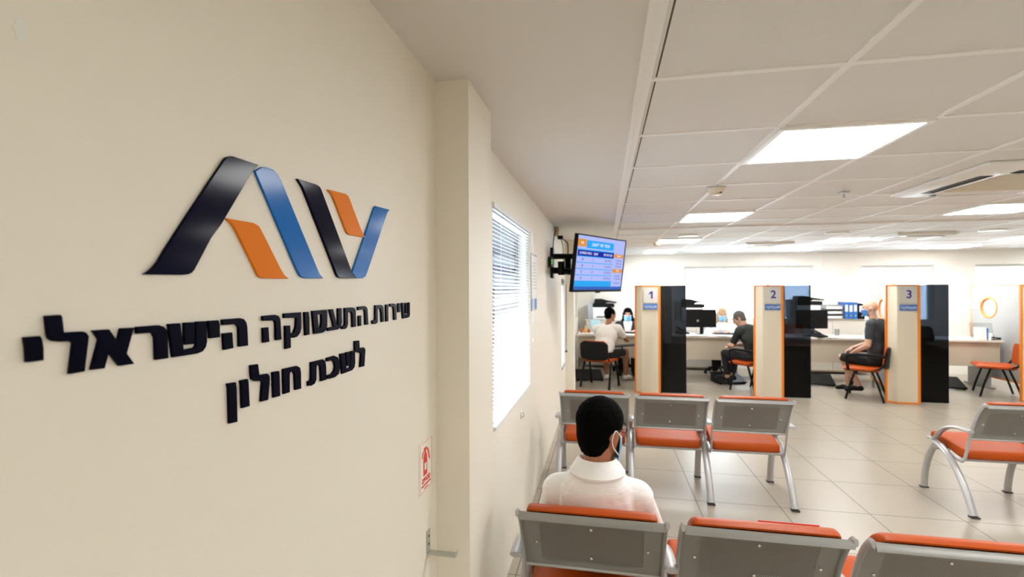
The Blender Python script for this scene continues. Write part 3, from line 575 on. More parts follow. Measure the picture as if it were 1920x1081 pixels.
# ------------------------------------------------------------------ waiting benches
PITCH = .585
BACK = [(.128, .528), (.100, .58), (.074, .635), (.050, .69), (.026, .738), (-.002, .784), (-.030, .812), (-.052, .822), (-.062, .814), (-.066, .802)]
def strip(b, prof, x0, x1, th):
    """A bent sheet: profile in y-z swept along x, thickness th towards +y side."""
    n = len(prof); off = []
    for i in range(n):
        a = Vector(prof[max(0, i-1)]); c = Vector(prof[min(n-1, i+1)]); d = (c-a).normalized(); off.append((prof[i][0]+d.y*th, prof[i][1]-d.x*th))
    loop = list(prof)+list(reversed(off))
    b.rings([[(x, p[0], p[1]) for p in loop] for x in (x0, x1)])
def make_bench(label, loc, rz, seats=3):
    t = thing('waiting_bench', label, 'bench', loc, rz, 'rows of linked waiting seats')
    b = MB(); b.tube([(-.02, .40, .385), (PITCH*seats+.02, .40, .385)], .022, 4, .032, upv=(0, 0, 1)); b.build('beam', M['steel'], t, bevel=.004)
    for k in range(seats+1):
        x = k*PITCH
        b = MB(); b.tube(arc([(x, .405, .418), (x, .48, .32), (x, .53, .20), (x, .555, .08), (x, .562, .012)]), .026, 10, .017, upv=(1, 0, 0))
        l = b.build('leg', M['steel2'], t, smooth=True); MB().box((x, .563, .005), (.054, .040, .010)).build('foot_cap', M['rubber'], l, bevel=.002)
        b = MB(); b.tube(arc([(x, .45, .425), (x, .36, .405), (x, .27, .355), (x, .18, .27), (x, .09, .145), (x, .022, .012)]), .026, 10, .017, upv=(1, 0, 0))
        l = b.build('leg', M['steel2'], t, smooth=True); MB().box((x, .019, .005), (.054, .044, .010)).build('foot_cap', M['rubber'], l, bevel=.002)
        b = MB(); b.tube(arc([(x, .44, .425), (x, .40, .475), (x, .345, .532), (x, .27, .577), (x, .17, .602), (x, .075, .606), (x, .05, .604)]), .012, 8, .026, upv=(0, 0, 1))
        b.build('armrest', M['steel2'], t, smooth=True)
    for k in range(seats):
        cx = (k+.5)*PITCH
        b = MB(); strip(b, BACK, -.262, .262, .004)
        bk = b.build('backrest', M['perf'], t, loc=(cx, 0, 0), smooth=True)
        for q in ((0, .600), (-.21, .66), (.21, .66), (0, .742)):
            yy = .074+(.635-q[1])*.44; MB().lathe((q[0], yy-.004, q[1]), [(.001, -.004), (.005, -.003), (.007, .002), (.001, .002)], 10, 'y').build('bolt', M['bolt'], bk)
        for s in (-1, 1):
            x = cx+s*.267
            b = MB(); b.tube(arc([(x, .565, .418), (x, .47, .412), (x, .36, .392), (x, .25, .358), (x, .185, .352), (x, .150, .378), (x, .128, .44), (x, .100, .54), (x, .072, .63), (x, .030, .725), (x, -.006, .783), (x, -.040, .818), (x, -.062, .822)], 5), .007, 8, .014, upv=(1, 0, 0))
            b.build('side_tube', M['steel2'], t, smooth=True)
        for yy, zz, rr in ((.126, .534, .008), (.20, .357, .011), (.50, .412, .011)): MB().tube([(cx-.262, yy, zz), (cx+.262, yy, zz)], rr, 8).build('seat_rail', M['steel2'], t, smooth=True)
        # upholstery: cross-section swept across the seat, drawn in at the ends
        def pad(prof, half, name):
            cyy = sum(p[0] for p in prof)/len(prof); czz = sum(p[1] for p in prof)/len(prof); rg = []
            for u, sc in ((-1, .35), (-.995, .72), (-.975, .90), (-.94, .975), (-.88, 1), (-.5, 1.01), (0, 1.015), (.5, 1.01), (.88, 1), (.94, .975), (.975, .90), (.995, .72), (1, .35)):
                f = 1-(1-sc)*.55
                rg.append([(cx+u*half, cyy+(p[0]-cyy)*f, czz+(p[1]-czz)*f) for p in prof])
            return MB().rings(rg).build(name, M['vinyl'], t, smooth=True)
        sp = arc([(.175, .375), (.168, .405), (.178, .432), (.22, .440), (.34, .455), (.46, .474), (.53, .476), (.565, .462), (.572, .438), (.55, .424), (.46, .414), (.36, .398), (.25, .366), (.20, .362)], 3)
        pad([(p.x, p.y) for p in [Vector((q[0], q[1], 0)) for q in sp]], .250, 'seat_pad')
        front = [(y+.006, z+.001) for y, z in BACK[:8]]
        bp_ = [(.136, .545), (.108, .592), (.082, .645), (.058, .70), (.034, .748), (.006, .792), (-.020, .816), (-.046, .827), (-.048, .834), (-.034, .841), (-.008, .840), (.020, .822), (.052, .790), (.082, .742), (.108, .69), (.13, .64), (.152, .585), (.16, .555), (.15, .542)]
        pad(bp_, .238, 'back_pad')
    return t
make_bench('nearest bench, its first seat taken by the man in the white shirt', (-.345, 1.785, 0), 0)
make_bench('empty bench in the second row, between the seated man and the cubicles', (-.375, 3.825, 0), 0)
make_bench('empty bench at the right edge, its curved end leg standing free on the floor', (2.592, 3.945, 0), 0)
t = thing('folder', 'thin red folder leaning on the middle seat of the nearest bench', 'folder', (.64, 1.885, .49))
b = MB(); b.box((0, 0, .162), (.20, .004, .335), Matrix.Rotation(R(14), 3, 'X')); b.build('cover', M['red'], t, bevel=.001)
MB().box((0, -.004, .155), (.20, .003, .30), Matrix.Rotation(R(14), 3, 'X')).build('sheets', M['paper'], t)

# ------------------------------------------------------------------ client chairs
def make_chair(label, loc, rz, arms=False):
    t = thing('client_chair', label, 'chair', loc, rz, 'orange client chairs at the desks')
    def tube(name, pts): MB().tube(arc(pts, 4), .014, 8, .020, upv=(0, 1, 0)).build(name, M['black'], t, smooth=True)
    for s in (-1, 1):
        tube('leg', [(s*.235, .30, .43), (s*.245, .37, .2), (s*.25, .415, .008)])
        tube('leg', [(s*.235, .10, .43), (s*.245, .02, .2), (s*.25, -.035, .008)])
        MB().tube(arc([(s*.225, .14, .44), (s*.228, .03, .47), (s*.228, -.035, .55), (s*.225, -.07, .72)], 4), .010, 8, .016, upv=(1, 0, 0)).build('back_upright', M['black'], t, smooth=True)
        if arms:
            MB().tube(arc([(s*.255, .38, .44), (s*.275, .40, .60), (s*.275, .36, .665), (s*.275, .10, .675), (s*.25, -.06, .66)], 5), .013, 8, .02, upv=(1, 0, 0)).build('armrest', M['black'], t, smooth=True)
    b = MB(); b.bx(-.225, .225, .04, .42, .425, .437); b.build('seat_shell', M['black'], t, bevel=.005)
    b = MB()
    rg = []
    for u in (-1, -.97, -.88, -.6, 0, .6, .88, .97, 1):
        q = (1-abs(u)**6)**.5 if abs(u) < 1 else .25
        h = .02+.035*q
        rg.append([(u*.235, .02+.0*u, .437), (u*.235, .005+.012*(1-q), .437+h*.5), (u*.235, .035, .437+h), (u*.235, .23, .437+h*.9), (u*.235, .42, .437+h), (u*.235, .462-.015*(1-q), .437+h*.5), (u*.235, .44, .437)])
    b.rings(rg); b.build('seat_pad', M['vinyl'], t, smooth=True)
    def backp(name, m, w, z0, z1, y0, th):
        b = MB(); rg = []
        N = 12
        for i in range(N+1):
            a = i/N; zz = z0+(z1-z0)*a; e = min(a, 1-a)*2; ww = w*(1-(1-min(1, e*2.2))**2.2*.28); ring = []
            yl = y0-.10*(zz-.5)
            for u in (-1, -.9, -.5, 0, .5, .9, 1): ring.append((u*ww, yl+.045*(u*u)-th*(.5 if abs(u) == 1 else 1)*(.6 if i in (0, N) else 1), zz))
            for u in (1, .9, .5, 0, -.5, -.9, -1): ring.append((u*ww, yl+.045*(u*u)+th*(.5 if abs(u) == 1 else 1)*(.6 if i in (0, N) else 1), zz))
            rg.append(ring)
        b.rings(rg); b.build(name, m, t, smooth=True)
    backp('back_shell', M['black'], .245, .475, .785, -.085, .008)
    backp('back_pad', M['vinyl'], .236, .487, .795, -.064, .016)
    return t
make_chair('black-backed orange chair under the man in the white T-shirt at cubicle one', (-.15, 7.95, 0), R(-22))
make_chair('orange chair under the grey-haired man in black at cubicle two', (2.44, 8.03, 0), R(38), True)
make_chair('orange armchair with black arms under the bald man at cubicle three', (3.99, 7.86, 0), R(60), True)
make_chair('empty orange chair seen from the side against the last divider', (6.03, 8.42, 0), R(66))
make_chair('orange chair behind the smoked glass of cubicle three, under the dark-clad man', (4.72, 8.24, 0), R(-20))

# ------------------------------------------------------------------ cubicle dividers
DH = 1.69
def make_divider(label, loc, num, pan=(.38, 1.2), L=1.3, attach=0, glass=True, oval=.5):
    t = thing('cubicle_divider', label, 'divider', loc, 0, 'numbered cubicle dividers')
    wf = .348
    # bevelled cream post
    prof = [(0, .10), (.085, 0), (wf, 0), (wf, .10)]
    b = MB(); b.prism(prof, lambda p: (p[0], p[1], .02), lambda p: (p[0], p[1], DH-.012)); b.build('post', M['cream'], t, bevel=.003)
    o = MB()
    o.bx(wf-.008, wf+.022, -.010, .11, .012, DH); o.bx(-.012, .012, .088, .118, .012, DH)
    pr2 = [(-.012, .10), (.083, -.008), (wf, -.008), (wf, .11), (-.012, .11)]
    o.prism(pr2, lambda p: (p[0], p[1], DH-.014), lambda p: (p[0], p[1], DH+.004)); o.prism(pr2, lambda p: (p[0], p[1], 0.0), lambda p: (p[0], p[1], .022))
    o.build('edge_trim', M['orange'], t)
    if glass:
        MB().bx(wf+.024, wf+.415, .07, .078, .015, DH).build('smoked_pane', M['smoke'], t)
        MB().bx(wf+.03, wf+.412, .082, .10, .02, .78).build('backing_panel', M['black'], t)
        g = MB(); g.bx(wf+.022, wf+.05, .060, .09, .0, DH); g.build('pane_post', M['black'], t)
    # long panel back to the desk
    d = Vector((pan[0], pan[1], 0)).normalized(); nrm = Vector((d.y, -d.x, 0)); o0 = Vector((attach, .105, 0))
    ro = Matrix(((nrm.x, d.x, 0), (nrm.y, d.y, 0), (0, 0, 1)))
    def pl(y0, y1, z0, z1, th, off=0): return (o0+d*(y0+y1)/2+nrm*off+Vector((0, 0, (z0+z1)/2)), (th, y1-y0, z1-z0), ro)
    zb = .16
    oc, oz, ory, orz = L*oval, 1.31, .17, .165
    # panel with an oval opening
    b = MB(); N = 32; inner = [(oc+ory*math.cos(2*math.pi*i/N), oz+orz*math.sin(2*math.pi*i/N)) for i in range(N)]
    outer = []
    for i in range(N):
        a = 2*math.pi*i/N; cx_, sz_ = math.cos(a), math.sin(a)
        sy = (L-oc if cx_ > 0 else oc)/abs(cx_) if abs(cx_) > 1e-6 else 1e9; sz = (DH-oz if sz_ > 0 else oz-zb)/abs(sz_) if abs(sz_) > 1e-6 else 1e9
        k = min(sy, sz); outer.append((oc+cx_*k, oz+sz_*k))
    for cor in ((0, DH), (L, DH), (0, zb), (L, zb)):
        i = min(range(N), key=lambda j: (outer[j][0]-cor[0])**2+(outer[j][1]-cor[1])**2); outer[i] = cor
    def P3(p, off): return o0+d*p[0]+nrm*off+Vector((0, 0, p[1]))
    b.rings([[P3(p, .018) for p in outer], [P3(p, .018) for p in inner], [P3(p, -.018) for p in inner], [P3(p, -.018) for p in outer]], close=True)
    b.build('side_panel', M['greyfab'], t)
    f = MB(); f.box(*pl(-.0, L, DH-.012, DH+.006, .044)); f.box(*pl(0, L, zb-.012, zb+.01, .044)); f.box(*pl(L-.012, L+.014, zb, DH, .044)); f.build('panel_trim', M['orange'], t)
    MB().tube([P3((oc+ory*math.cos(2*math.pi*i/40), oz+orz*math.sin(2*math.pi*i/40)), 0) for i in range(40)], .026, 8, close=True).build('oval_ring', M['orange'], t, smooth=True)
    q = MB(); q.prism([(oc+ory*.98*math.cos(2*math.pi*i/N), oz+orz*.98*math.sin(2*math.pi*i/N)) for i in range(N)], lambda p: P3(p, .004), lambda p: P3(p, -.004)); q.build('oval_pane', M['ovalgrey'], t)
    b = MB(); b.box(*pl(L-.06, L-.01, 0, zb, .03)); b.build('panel_foot', M['alu'], t)
    if num:
        cxn = .085+(wf-.085)/2
        s = MB().bx(cxn-.105, cxn+.105, -.016, -.010, 1.42, 1.655).build('number_plate', M['plate'], t)
        for dx in (-.09, .09):
            for z in (1.435, 1.64): MB().lathe((cxn+dx, -.012, z), [(.001, -.008), (.006, -.007), (.006, .012), (.001, .012)], 10, 'y').build('spacer', M['alu'], s)
        if num == '1':
            one = [(-.030, .028), (.004, .058), (.026, .058), (.026, -.058), (.0, -.058), (.0, .024), (-.030, .002)]
            MB().prism(one, lambda p: (cxn+.01+p[0], -.0192, 1.548+p[1]), lambda p: (cxn+.01+p[0], -.0165, 1.548+p[1])).build('number', M['indigo'], s)
        else: text('number', num, .16, M['indigo'], s, (cxn+.01, -.018, 1.548), FACE, .001, bold=.003)
        n = MB().bx(cxn-.107, cxn+.107, -.022, -.010, 1.322, 1.405).build('name_strip', M['bluep'], t, bevel=.002)
        text('name_lettering', 'תעסוקה', .058, M['white'], n, (cxn, -.0225, 1.362), FACE, .0006, rtl=True)
    return t
make_divider('cubicle divider with the number 1 on its cream post', (.487, 7.70, 0), '1', attach=.33, L=1.15)
make_divider('cubicle divider with the number 2 on its cream post', (2.235, 7.67, 0), '2', attach=.335, pan=(.48, 1.2), L=1.2)
make_divider('cubicle divider with the number 3 on its cream post', (4.0, 7.67, 0), '3', attach=.14, pan=(.24, 1.2), L=1.12)
make_divider('last cubicle divider at the right edge, with a paper notice and an oval window', (5.90, 8.02, 0), None, attach=.44, pan=(.0, 1.0), L=1.6, glass=False, oval=.76)

# ------------------------------------------------------------------ desks
def make_desk(label, x0, x1, z=.80):
    t = thing('service_desk', label, 'desk', ((x0+x1)/2, 9.0, 0), 0, 'service desks'); h = (x1-x0)/2
    MB().bx(-h, h, -.06, .56, z-.038, z).build('desk_top', M['desktop'], t, bevel=.006)
    MB().bx(-h+.02, h-.02, .0, .018, .37, z-.038).build('front_panel', M['desk'], t)
    for s in (-1, 1):
        l = MB().box((s*(h-.09), .33, .38), (.06, .42, .76)).build('leg', M['greyplas'], t); MB().box((s*(h-.09), .33, .012), (.07, .60, .024)).build('leg_foot', M['greyplas'], l, bevel=.004)
    return t
make_desk('service desk of cubicle one, before the clerk in the black jacket', -.50, 1.12)
make_desk('service desk of cubicle two, before the blond clerk', 1.13, 3.02)
make_desk('service desk of cubicle three, before the shelf of binders', 3.03, 4.86)
make_desk('bright service desk of the last cubicle, carrying the white stand-up frame', 4.87, 6.27)

def item(name, label, cat, loc, rz=0, group=None): return thing(name, label, cat, loc, rz, group)
DZ = .80
def monitor(label, x, y, rz, w=.53, h=.33):
    t = item('monitor', label, 'monitor', (x, y, DZ), rz, 'desk monitors')
    b = MB(); b.bx(-w/2, w/2, -.02, .02, .13, .13+h); b.build('housing', M['black'], t, bevel=.008)
    MB().bx(-w/2+.012, w/2-.012, .019, .022, .142, .118+h).build('screen', emis('lit_screen', (.55, .7, .9), .5), t)
    b = MB(); b.bx(-.03, .03, -.05, -.02, .01, .30); b.build('stand', M['black'], t, bevel=.004)
    MB().lathe((0, -.01, 0), [(.001, 0), (.115, 0), (.115, .008), (.03, .018), (.001, .018)], 24).build('stand_base', M['black'], t, smooth=True)
    MB().lathe((-.06, -.0215, .25), [(.001, -.001), (.022, 0), (.022, .003), (.001, .003)], 16, 'y').build('badge', M['alu'], t)
monitor('black monitor seen from behind on the desk of cubicle two', 1.745, 9.24, R(4))
monitor('black monitor seen from behind on the desk of cubicle three, beside the smoked glass', 3.59, 9.24, R(5))
monitor('black monitor behind the post of cubicle one', .83, 9.28, R(20))
def sheet(label, x, y, rz, w=.21, l=.30): tag_o = item('paper_sheet', label, 'paper', (x, y, DZ), rz, 'papers on the desks'); MB().bx(-w/2, w/2, -l/2, l/2, 0, .006).build('sheets', M['paper'], tag_o); return tag_o
sheet('white papers on the desk in front of the monitor of cubicle two', 1.62, 9.06, .2, .34)
sheet('white papers on the desk before the blond clerk', 2.02, 9.08, -.3, .28)
sheet('open papers on the desk before the bald man', 3.95, 9.15, .5, .42)
sheet('loose sheet at the edge of the bald man\'s desk', 3.72, 9.08, -.2)
sheet('white papers spread on the last desk beside the smoked glass', 5.45, 9.12, .1, .45)
sheet('stack of papers on the desk left of the man in the white T-shirt', -.30, 9.08, .1, .30)
def keyboard(label, x, y, rz):
    t = item('keyboard', label, 'keyboard', (x, y, DZ), rz, 'keyboards on the desks'); MB().bx(-.22, .22, -.07, .07, 0, .018).build('key_tray', M['black'], t, bevel=.004)
    b = MB()
    for i in range(14):
        for j in range(5): b.bx(-.205+i*.0295, -.181+i*.0295, -.06+j*.025, -.04+j*.025, .017, .024)
    b.build('keys', M['black'], t)
keyboard('black keyboard before the blond clerk of cubicle two', 2.18, 9.30, .15)
keyboard('black keyboard before the clerk in the black jacket', .50, 9.28, 0)
def phone(label, x, y, rz):
    t = item('telephone', label, 'telephone', (x, y, DZ), rz, 'desk telephones')
    b = MB(); b.prism([(-.10, 0), (.10, 0), (.10, .07), (-.10, .03)], lambda p: (-.09, p[0], p[1]), lambda p: (.09, p[0], p[1])); b.build('phone_body', M['black'], t, bevel=.004)
    MB().tube(arc([(-.06, -.09, .07), (-.06, -.05, .085), (-.06, .05, .115), (-.06, .09, .115)]), .02, 10).build('handset', M['black'], t, smooth=True)
phone('black telephone at the left end of the desk of cubicle two', 1.42, 9.25, .3)
phone('black telephone on the desk of cubicle three before the monitor', 3.62, 9.02, .4)
for i, (x, m, h, lab) in enumerate(((-.43, 'bottle', .10, 'short red bottle on the desk at the left wall'), (-.36, 'yellow', .12, 'taller yellow bottle between two others on the first desk'), (-.29, 'bottle', .085, 'smallest orange-red bottle on the first desk, nearest the seated man'))):
    t = item('desk_bottle', lab, 'bottle', (x, 9.22, DZ), 0, 'small bottles on the first desk')
    MB().lathe((0, 0, 0), [(.001, 0), (.026, 0), (.028, .01), (.028, h*.65), (.012, h*.85), (.012, h), (.001, h)], 16).build('bottle_body', M[m], t, smooth=True)
    MB().lathe((0, 0, h), [(.001, 0), (.014, 0), (.014, .02), (.001, .02)], 14).build('bottle_cap', M['white'], t)
t = item('desk_screen', 'small light-blue tablet standing on the desk behind the man in the white T-shirt', 'screen', (-.17, 9.30, DZ), .2)
MB().box((0, 0, .13), (.17, .015, .22), Matrix.Rotation(R(-8), 3, 'X')).build('tablet', mat('tablet_pale_blue', (.45, .75, .85), .3), t, bevel=.006)
MB().box((0, .03, .012), (.13, .10, .024)).build('tablet_foot', M['white'], t, bevel=.004)
t = item('table_frame', 'white stand-up frame with a dark blue side on the last desk', 'frame', (5.97, 8.99, DZ), -.35)
MB().box((0, 0, .10), (.15, .02, .20), Matrix.Rotation(R(-10), 3, 'X')).build('frame_board', M['white'], t, bevel=.003)
MB().box((.085, .02, .095), (.02, .07, .19)).build('frame_side', M['bluep'], t)
MB().box((0, -.013, .07), (.11, .003, .07), Matrix.Rotation(R(-10), 3, 'X')).build('frame_print', M['bluep'], t)
t = item('document_stand', 'clear stand of leaflets leaning on the last divider, right of the white frame', 'leaflet stand', (6.10, 9.16, DZ), -.2)
MB().box((0, 0, .13), (.30, .006, .27), Matrix.Rotation(R(-14), 3, 'X')).build('back_board', M['acryl'], t)
MB().box((.04, -.03, .05), (.16, .05, .10)).build('leaflets', M['paper'], t)
MB().box((0, -.05, .03), (.30, .006, .06)).build('front_lip', M['acryl'], t)
t = item('stapler', 'black stapler at the right end of the last desk', 'stapler', (6.18, 8.98, DZ), .3)
MB().box((0, 0, .008), (.15, .035, .016)).build('stapler_base', M['black'], t, bevel=.004); MB().box((.005, 0, .034), (.15, .03, .022), Matrix.Rotation(R(6), 3, 'Y')).build('stapler_arm', M['black'], t, bevel=.006)
t = item('pinned_notice', 'white paper notice pinned beside the oval window of the last divider', 'notice', (6.318, 9.62, 1.365))
MB().bx(-.002, .0, -.09, .09, -.08, .08).build('sheet', M['paper'], t)
t = item('drinking_glass', 'clear drinking glass on the desk beside the monitor of cubicle three', 'glass', (4.03, 9.32, DZ))
MB().lathe((0, 0, 0), [(.001, .0), (.03, 0), (.036, .12), (.034, .12), (.028, .006), (.001, .006)], 18).build('glass_body', M['acryl'], t, smooth=True)
t = item('writing_board', 'black folding writing tablet on the right of the chair in cubicle one', 'tablet', (.36, 8.50, .655), .15)
MB().box((0, 0, .0), (.40, .24, .016), Matrix.Rotation(R(-5), 3, 'Y')).build('board', M['black'], t, bevel=.006)
MB().tube(arc([(-.05, 0, -.01), (-.10, -.05, -.12), (-.16, -.12, -.20)]), .012, 8).build('bracket_arm', M['black'], t, smooth=True)

# footrests under the desks
def footrest(label, x, y, rz):
    t = item('footrest', label, 'footrest', (x, y, 0), rz, 'black footrests under the desks')
    b = MB(); b.prism([(-.17, .015), (.19, .13), (.19, .16), (-.17, .04)], lambda p: (-.24, p[0], p[1]), lambda p: (.24, p[0], p[1])); b.build('tread', M['black'], t, bevel=.006)
    for s in (-1, 1): MB().prism([(-.15, 0), (.19, 0), (.19, .13), (-.15, .02)], lambda p: (s*.20, p[0], p[1]), lambda p: (s*.225, p[0], p[1])).build('side_bracket', M['black'], t)
footrest('black footrest under the chair of the man in the white T-shirt', -.28, 8.72, R(8))
footrest('black footrest under the feet of the grey-haired man', 2.12, 8.86, R(15))
footrest('black footrest behind the smoked glass of cubicle two', 3.57, 8.98, R(-10))
footrest('black footrest under the last desk beside the smoked glass of cubicle three', 5.50, 9.05, R(-12))

# cabinets, printers and binders along the back wall
def cabinet(label, x0, x1, z):
    t = thing('low_cabinet', label, 'cabinet', ((x0+x1)/2, 10.215, 0), 0, 'low cabinets along the back wall'); h = (x1-x0)/2
    MB().bx(-h, h, -.14, .16, .04, z-.025).build('carcass', M['desk'], t); MB().bx(-h-.01, h+.01, -.16, .17, z-.025, z).build('cabinet_top', M['desktop'], t, bevel=.003)
    for s in (-1, 1):
        d = MB().bx(s*.004, s*(h-.006), -.156, -.14, .07, z-.035).build('door', M['desktop'], t, bevel=.002); MB().bx(s*.03, s*.045, -.172, -.156, z*.55, z*.55+.12).build('handle', M['alu'], d)
cabinet('low cabinet under the printer behind cubicle one', -.38, .62, 1.0)
cabinet('low cabinet under the printer behind the blond clerk', 1.32, 2.30, 1.0)
cabinet('low cabinet holding the binders and the printer of cubicle three', 3.6, 4.95, 1.06)
def printer(label, x, z):
    t = thing('printer', label, 'printer', (x, 10.22, z), 0, 'black-topped printers')
    MB().bx(-.20, .20, -.18, .18, 0, .26).build('printer_body', M['white'], t, bevel=.008); MB().bx(-.13, .13, -.185, -.175, .05, .07).build('paper_slot', M['black'], t)
    b = MB(); b.bx(-.21, .23, -.19, .18, .26, .33); b.build('scanner', M['black'], t, bevel=.01)
    b = MB(); b.prism([(-.19, .33), (.02, .33), (.10, .36), (.28, .345), (.28, .365), (.08, .40), (-.02, .43), (-.17, .43)], lambda p: (p[0], -.14, p[1]), lambda p: (p[0], .15, p[1])); b.build('document_feeder', M['black'], t, bevel=.006)
    MB().bx(-.31, -.21, -.12, .15, .0, .36).build('side_unit', M['greyplas'], t, bevel=.006)
printer('white and black printer on the cabinet behind the man in the white T-shirt', -.03, 1.0)
printer('printer behind the monitor of cubicle two, before the bright window', 1.74, 1.0)
printer('printer beside the binders behind cubicle three', 3.86, 1.06)
def binder(label, x, m, h=.31, w=.07):
    t = thing('ring_binder', label, 'binder', (x, 10.16, 1.06), 0, 'binders on the cabinet of cubicle three')
    MB().bx(-w/2, w/2, -.13, .13, 0, h).build('cover', m, t, bevel=.003); MB().bx(-w/2+.012, w/2-.012, -.1325, -.129, h*.45, h*.85).build('spine_label', M['paper'], t)
    MB().lathe((0, -.131, .06), [(.001, -.002), (.012, -.002), (.012, .002), (.001, .002)], 14, 'y').build('finger_ring', M['alu'], t)
binder('blue ring binder, first of three beside the paper trays', 4.50, M['bluep']); binder('blue ring binder in the middle of three, with a white label', 4.575, M['bluep'], .30); binder('blue ring binder next to the dark one on the cabinet', 4.65, M['bluep'], .31)
binder('dark grey ring binder at the end of the row of blue ones', 4.76, M['black'], .29, .11)
for i in range(3):
    t = thing('paper_tray', ('lowest', 'middle', 'topmost')[i]+' paper tray in the stack left of the blue binders', 'tray', (4.29, 10.16, 1.06+.09*i), 0, 'stacked paper trays')
    b = MB(); b.bx(-.15, .15, -.14, .14, 0, .008); b.bx(-.15, -.142, -.14, .14, 0, .075); b.bx(.142, .15, -.14, .14, 0, .075); b.bx(-.15, .15, .13, .14, 0, .075); b.build('tray_shell', M['greyplas'], t)
    MB().bx(-.13, .13, -.13, .12, .009, .05).build('papers', M['paper'], t)

# office chairs of the two clerks
def office_chair(label, x, y, rz):
    t = thing('office_chair', label, 'office chair', (x, y, 0), rz, 'swivel chairs behind the desks')
    MB().lathe((0, 0, 0), [(.001, .08), (.03, .08), (.03, .42), (.001, .42)], 14).build('gas_column', M['black'], t)
    for k in range(5):
        a = 2*math.pi*k/5+.3; c, s = math.cos(a), math.sin(a)
        l = MB().tube([(0, 0, .12), (c*.28, s*.28, .075)], [.028, .016], 8).build('base_arm', M['black'], t, smooth=True)
        MB().lathe((c*.28, s*.28, .03), [(.001, -.025), (.03, -.025), (.03, .025), (.001, .025)], 14, 'x').build('caster', M['black'], l, smooth=True)
    b = MB(); b.ell((0, 0, .46), (.24, .24, .05)); b.build('seat', M['blacksoft'], t, smooth=True)
    b = MB(); b.ell((0, -.22, .82), (.22, .05, .26)); b.build('backrest', M['blacksoft'], t, smooth=True)
    MB().tube(arc([(0, -.1, .42), (0, -.25, .46), (0, -.27, .70)]), .025, 8).build('back_bar', M['black'], t, smooth=True)
office_chair('black swivel chair of the clerk in the black jacket', .46, 9.74, R(172))
office_chair('black swivel chair of the blond clerk, its casters showing under the desk', 2.19, 9.80, R(176))
# ------------------------------------------------------------------ people
DEF = dict(pelvis=(0, 0, .53), waist=(0, .02, .68), chest=(0, .04, .83), neck=(0, .05, .97), head=(0, .08, 1.14),
           sl=(-.18, .04, .92), sr=(.18, .04, .92), el=(-.25, .10, .68), er=(.25, .10, .68), wl=(-.16, .33, .72), wr=(.16, .33, .72),
           hl=(-.09, .02, .52), hr=(.09, .02, .52), kl=(-.12, .44, .52), kr=(.12, .44, .52), al=(-.12, .45, .10), ar=(.12, .45, .10), tl=(-.13, .60, .035), tr=(.13, .60, .035))
def add_hand(b, wrist, d, nrm, side, curl=.5, s=1.0):
    """Palm, four unequal bent fingers and a thumb leaving the side of the palm. d: towards the fingertips, nrm: back of the hand."""
    d = Vector(d).normalized(); nrm = Vector(nrm); nrm = (nrm-d*nrm.dot(d)).normalized(); sd = d.cross(nrm)*side
    w = Vector(wrist); ro = Matrix((sd, d, nrm)).transposed()
    b.ell(w+d*.045*s, (.041*s, .054*s, .016*s), ro)
    b.cap(w, .024*s, w+d*.03*s, .026*s)
    for i, (off, ln) in enumerate(((.030, .072), (.010, .080), (-.010, .075), (-.029, .058))):
        p = w+d*.085*s+sd*off*s; a = curl*(.8+.12*i); q = p
        for k, f in enumerate((.45, .32, .23)):
            ang = a*(k+.6); dd = d*math.cos(ang)-nrm*math.sin(ang); e = q+dd*ln*f*s; b.cap(q, (.0095-.0012*k)*s, e, (.0085-.0012*k)*s, 8, 3); q = e
    p = w+d*.02*s+sd*.034*s; q = p+(d*.6+sd*.8-nrm*.2).normalized()*.042*s; e = q+(d*.9+sd*.25-nrm*.3).normalized()*.032*s
    b.cap(p, .013*s, q, .0105*s, 8, 3); b.cap(q, .0105*s, e, .0085*s, 8, 3)

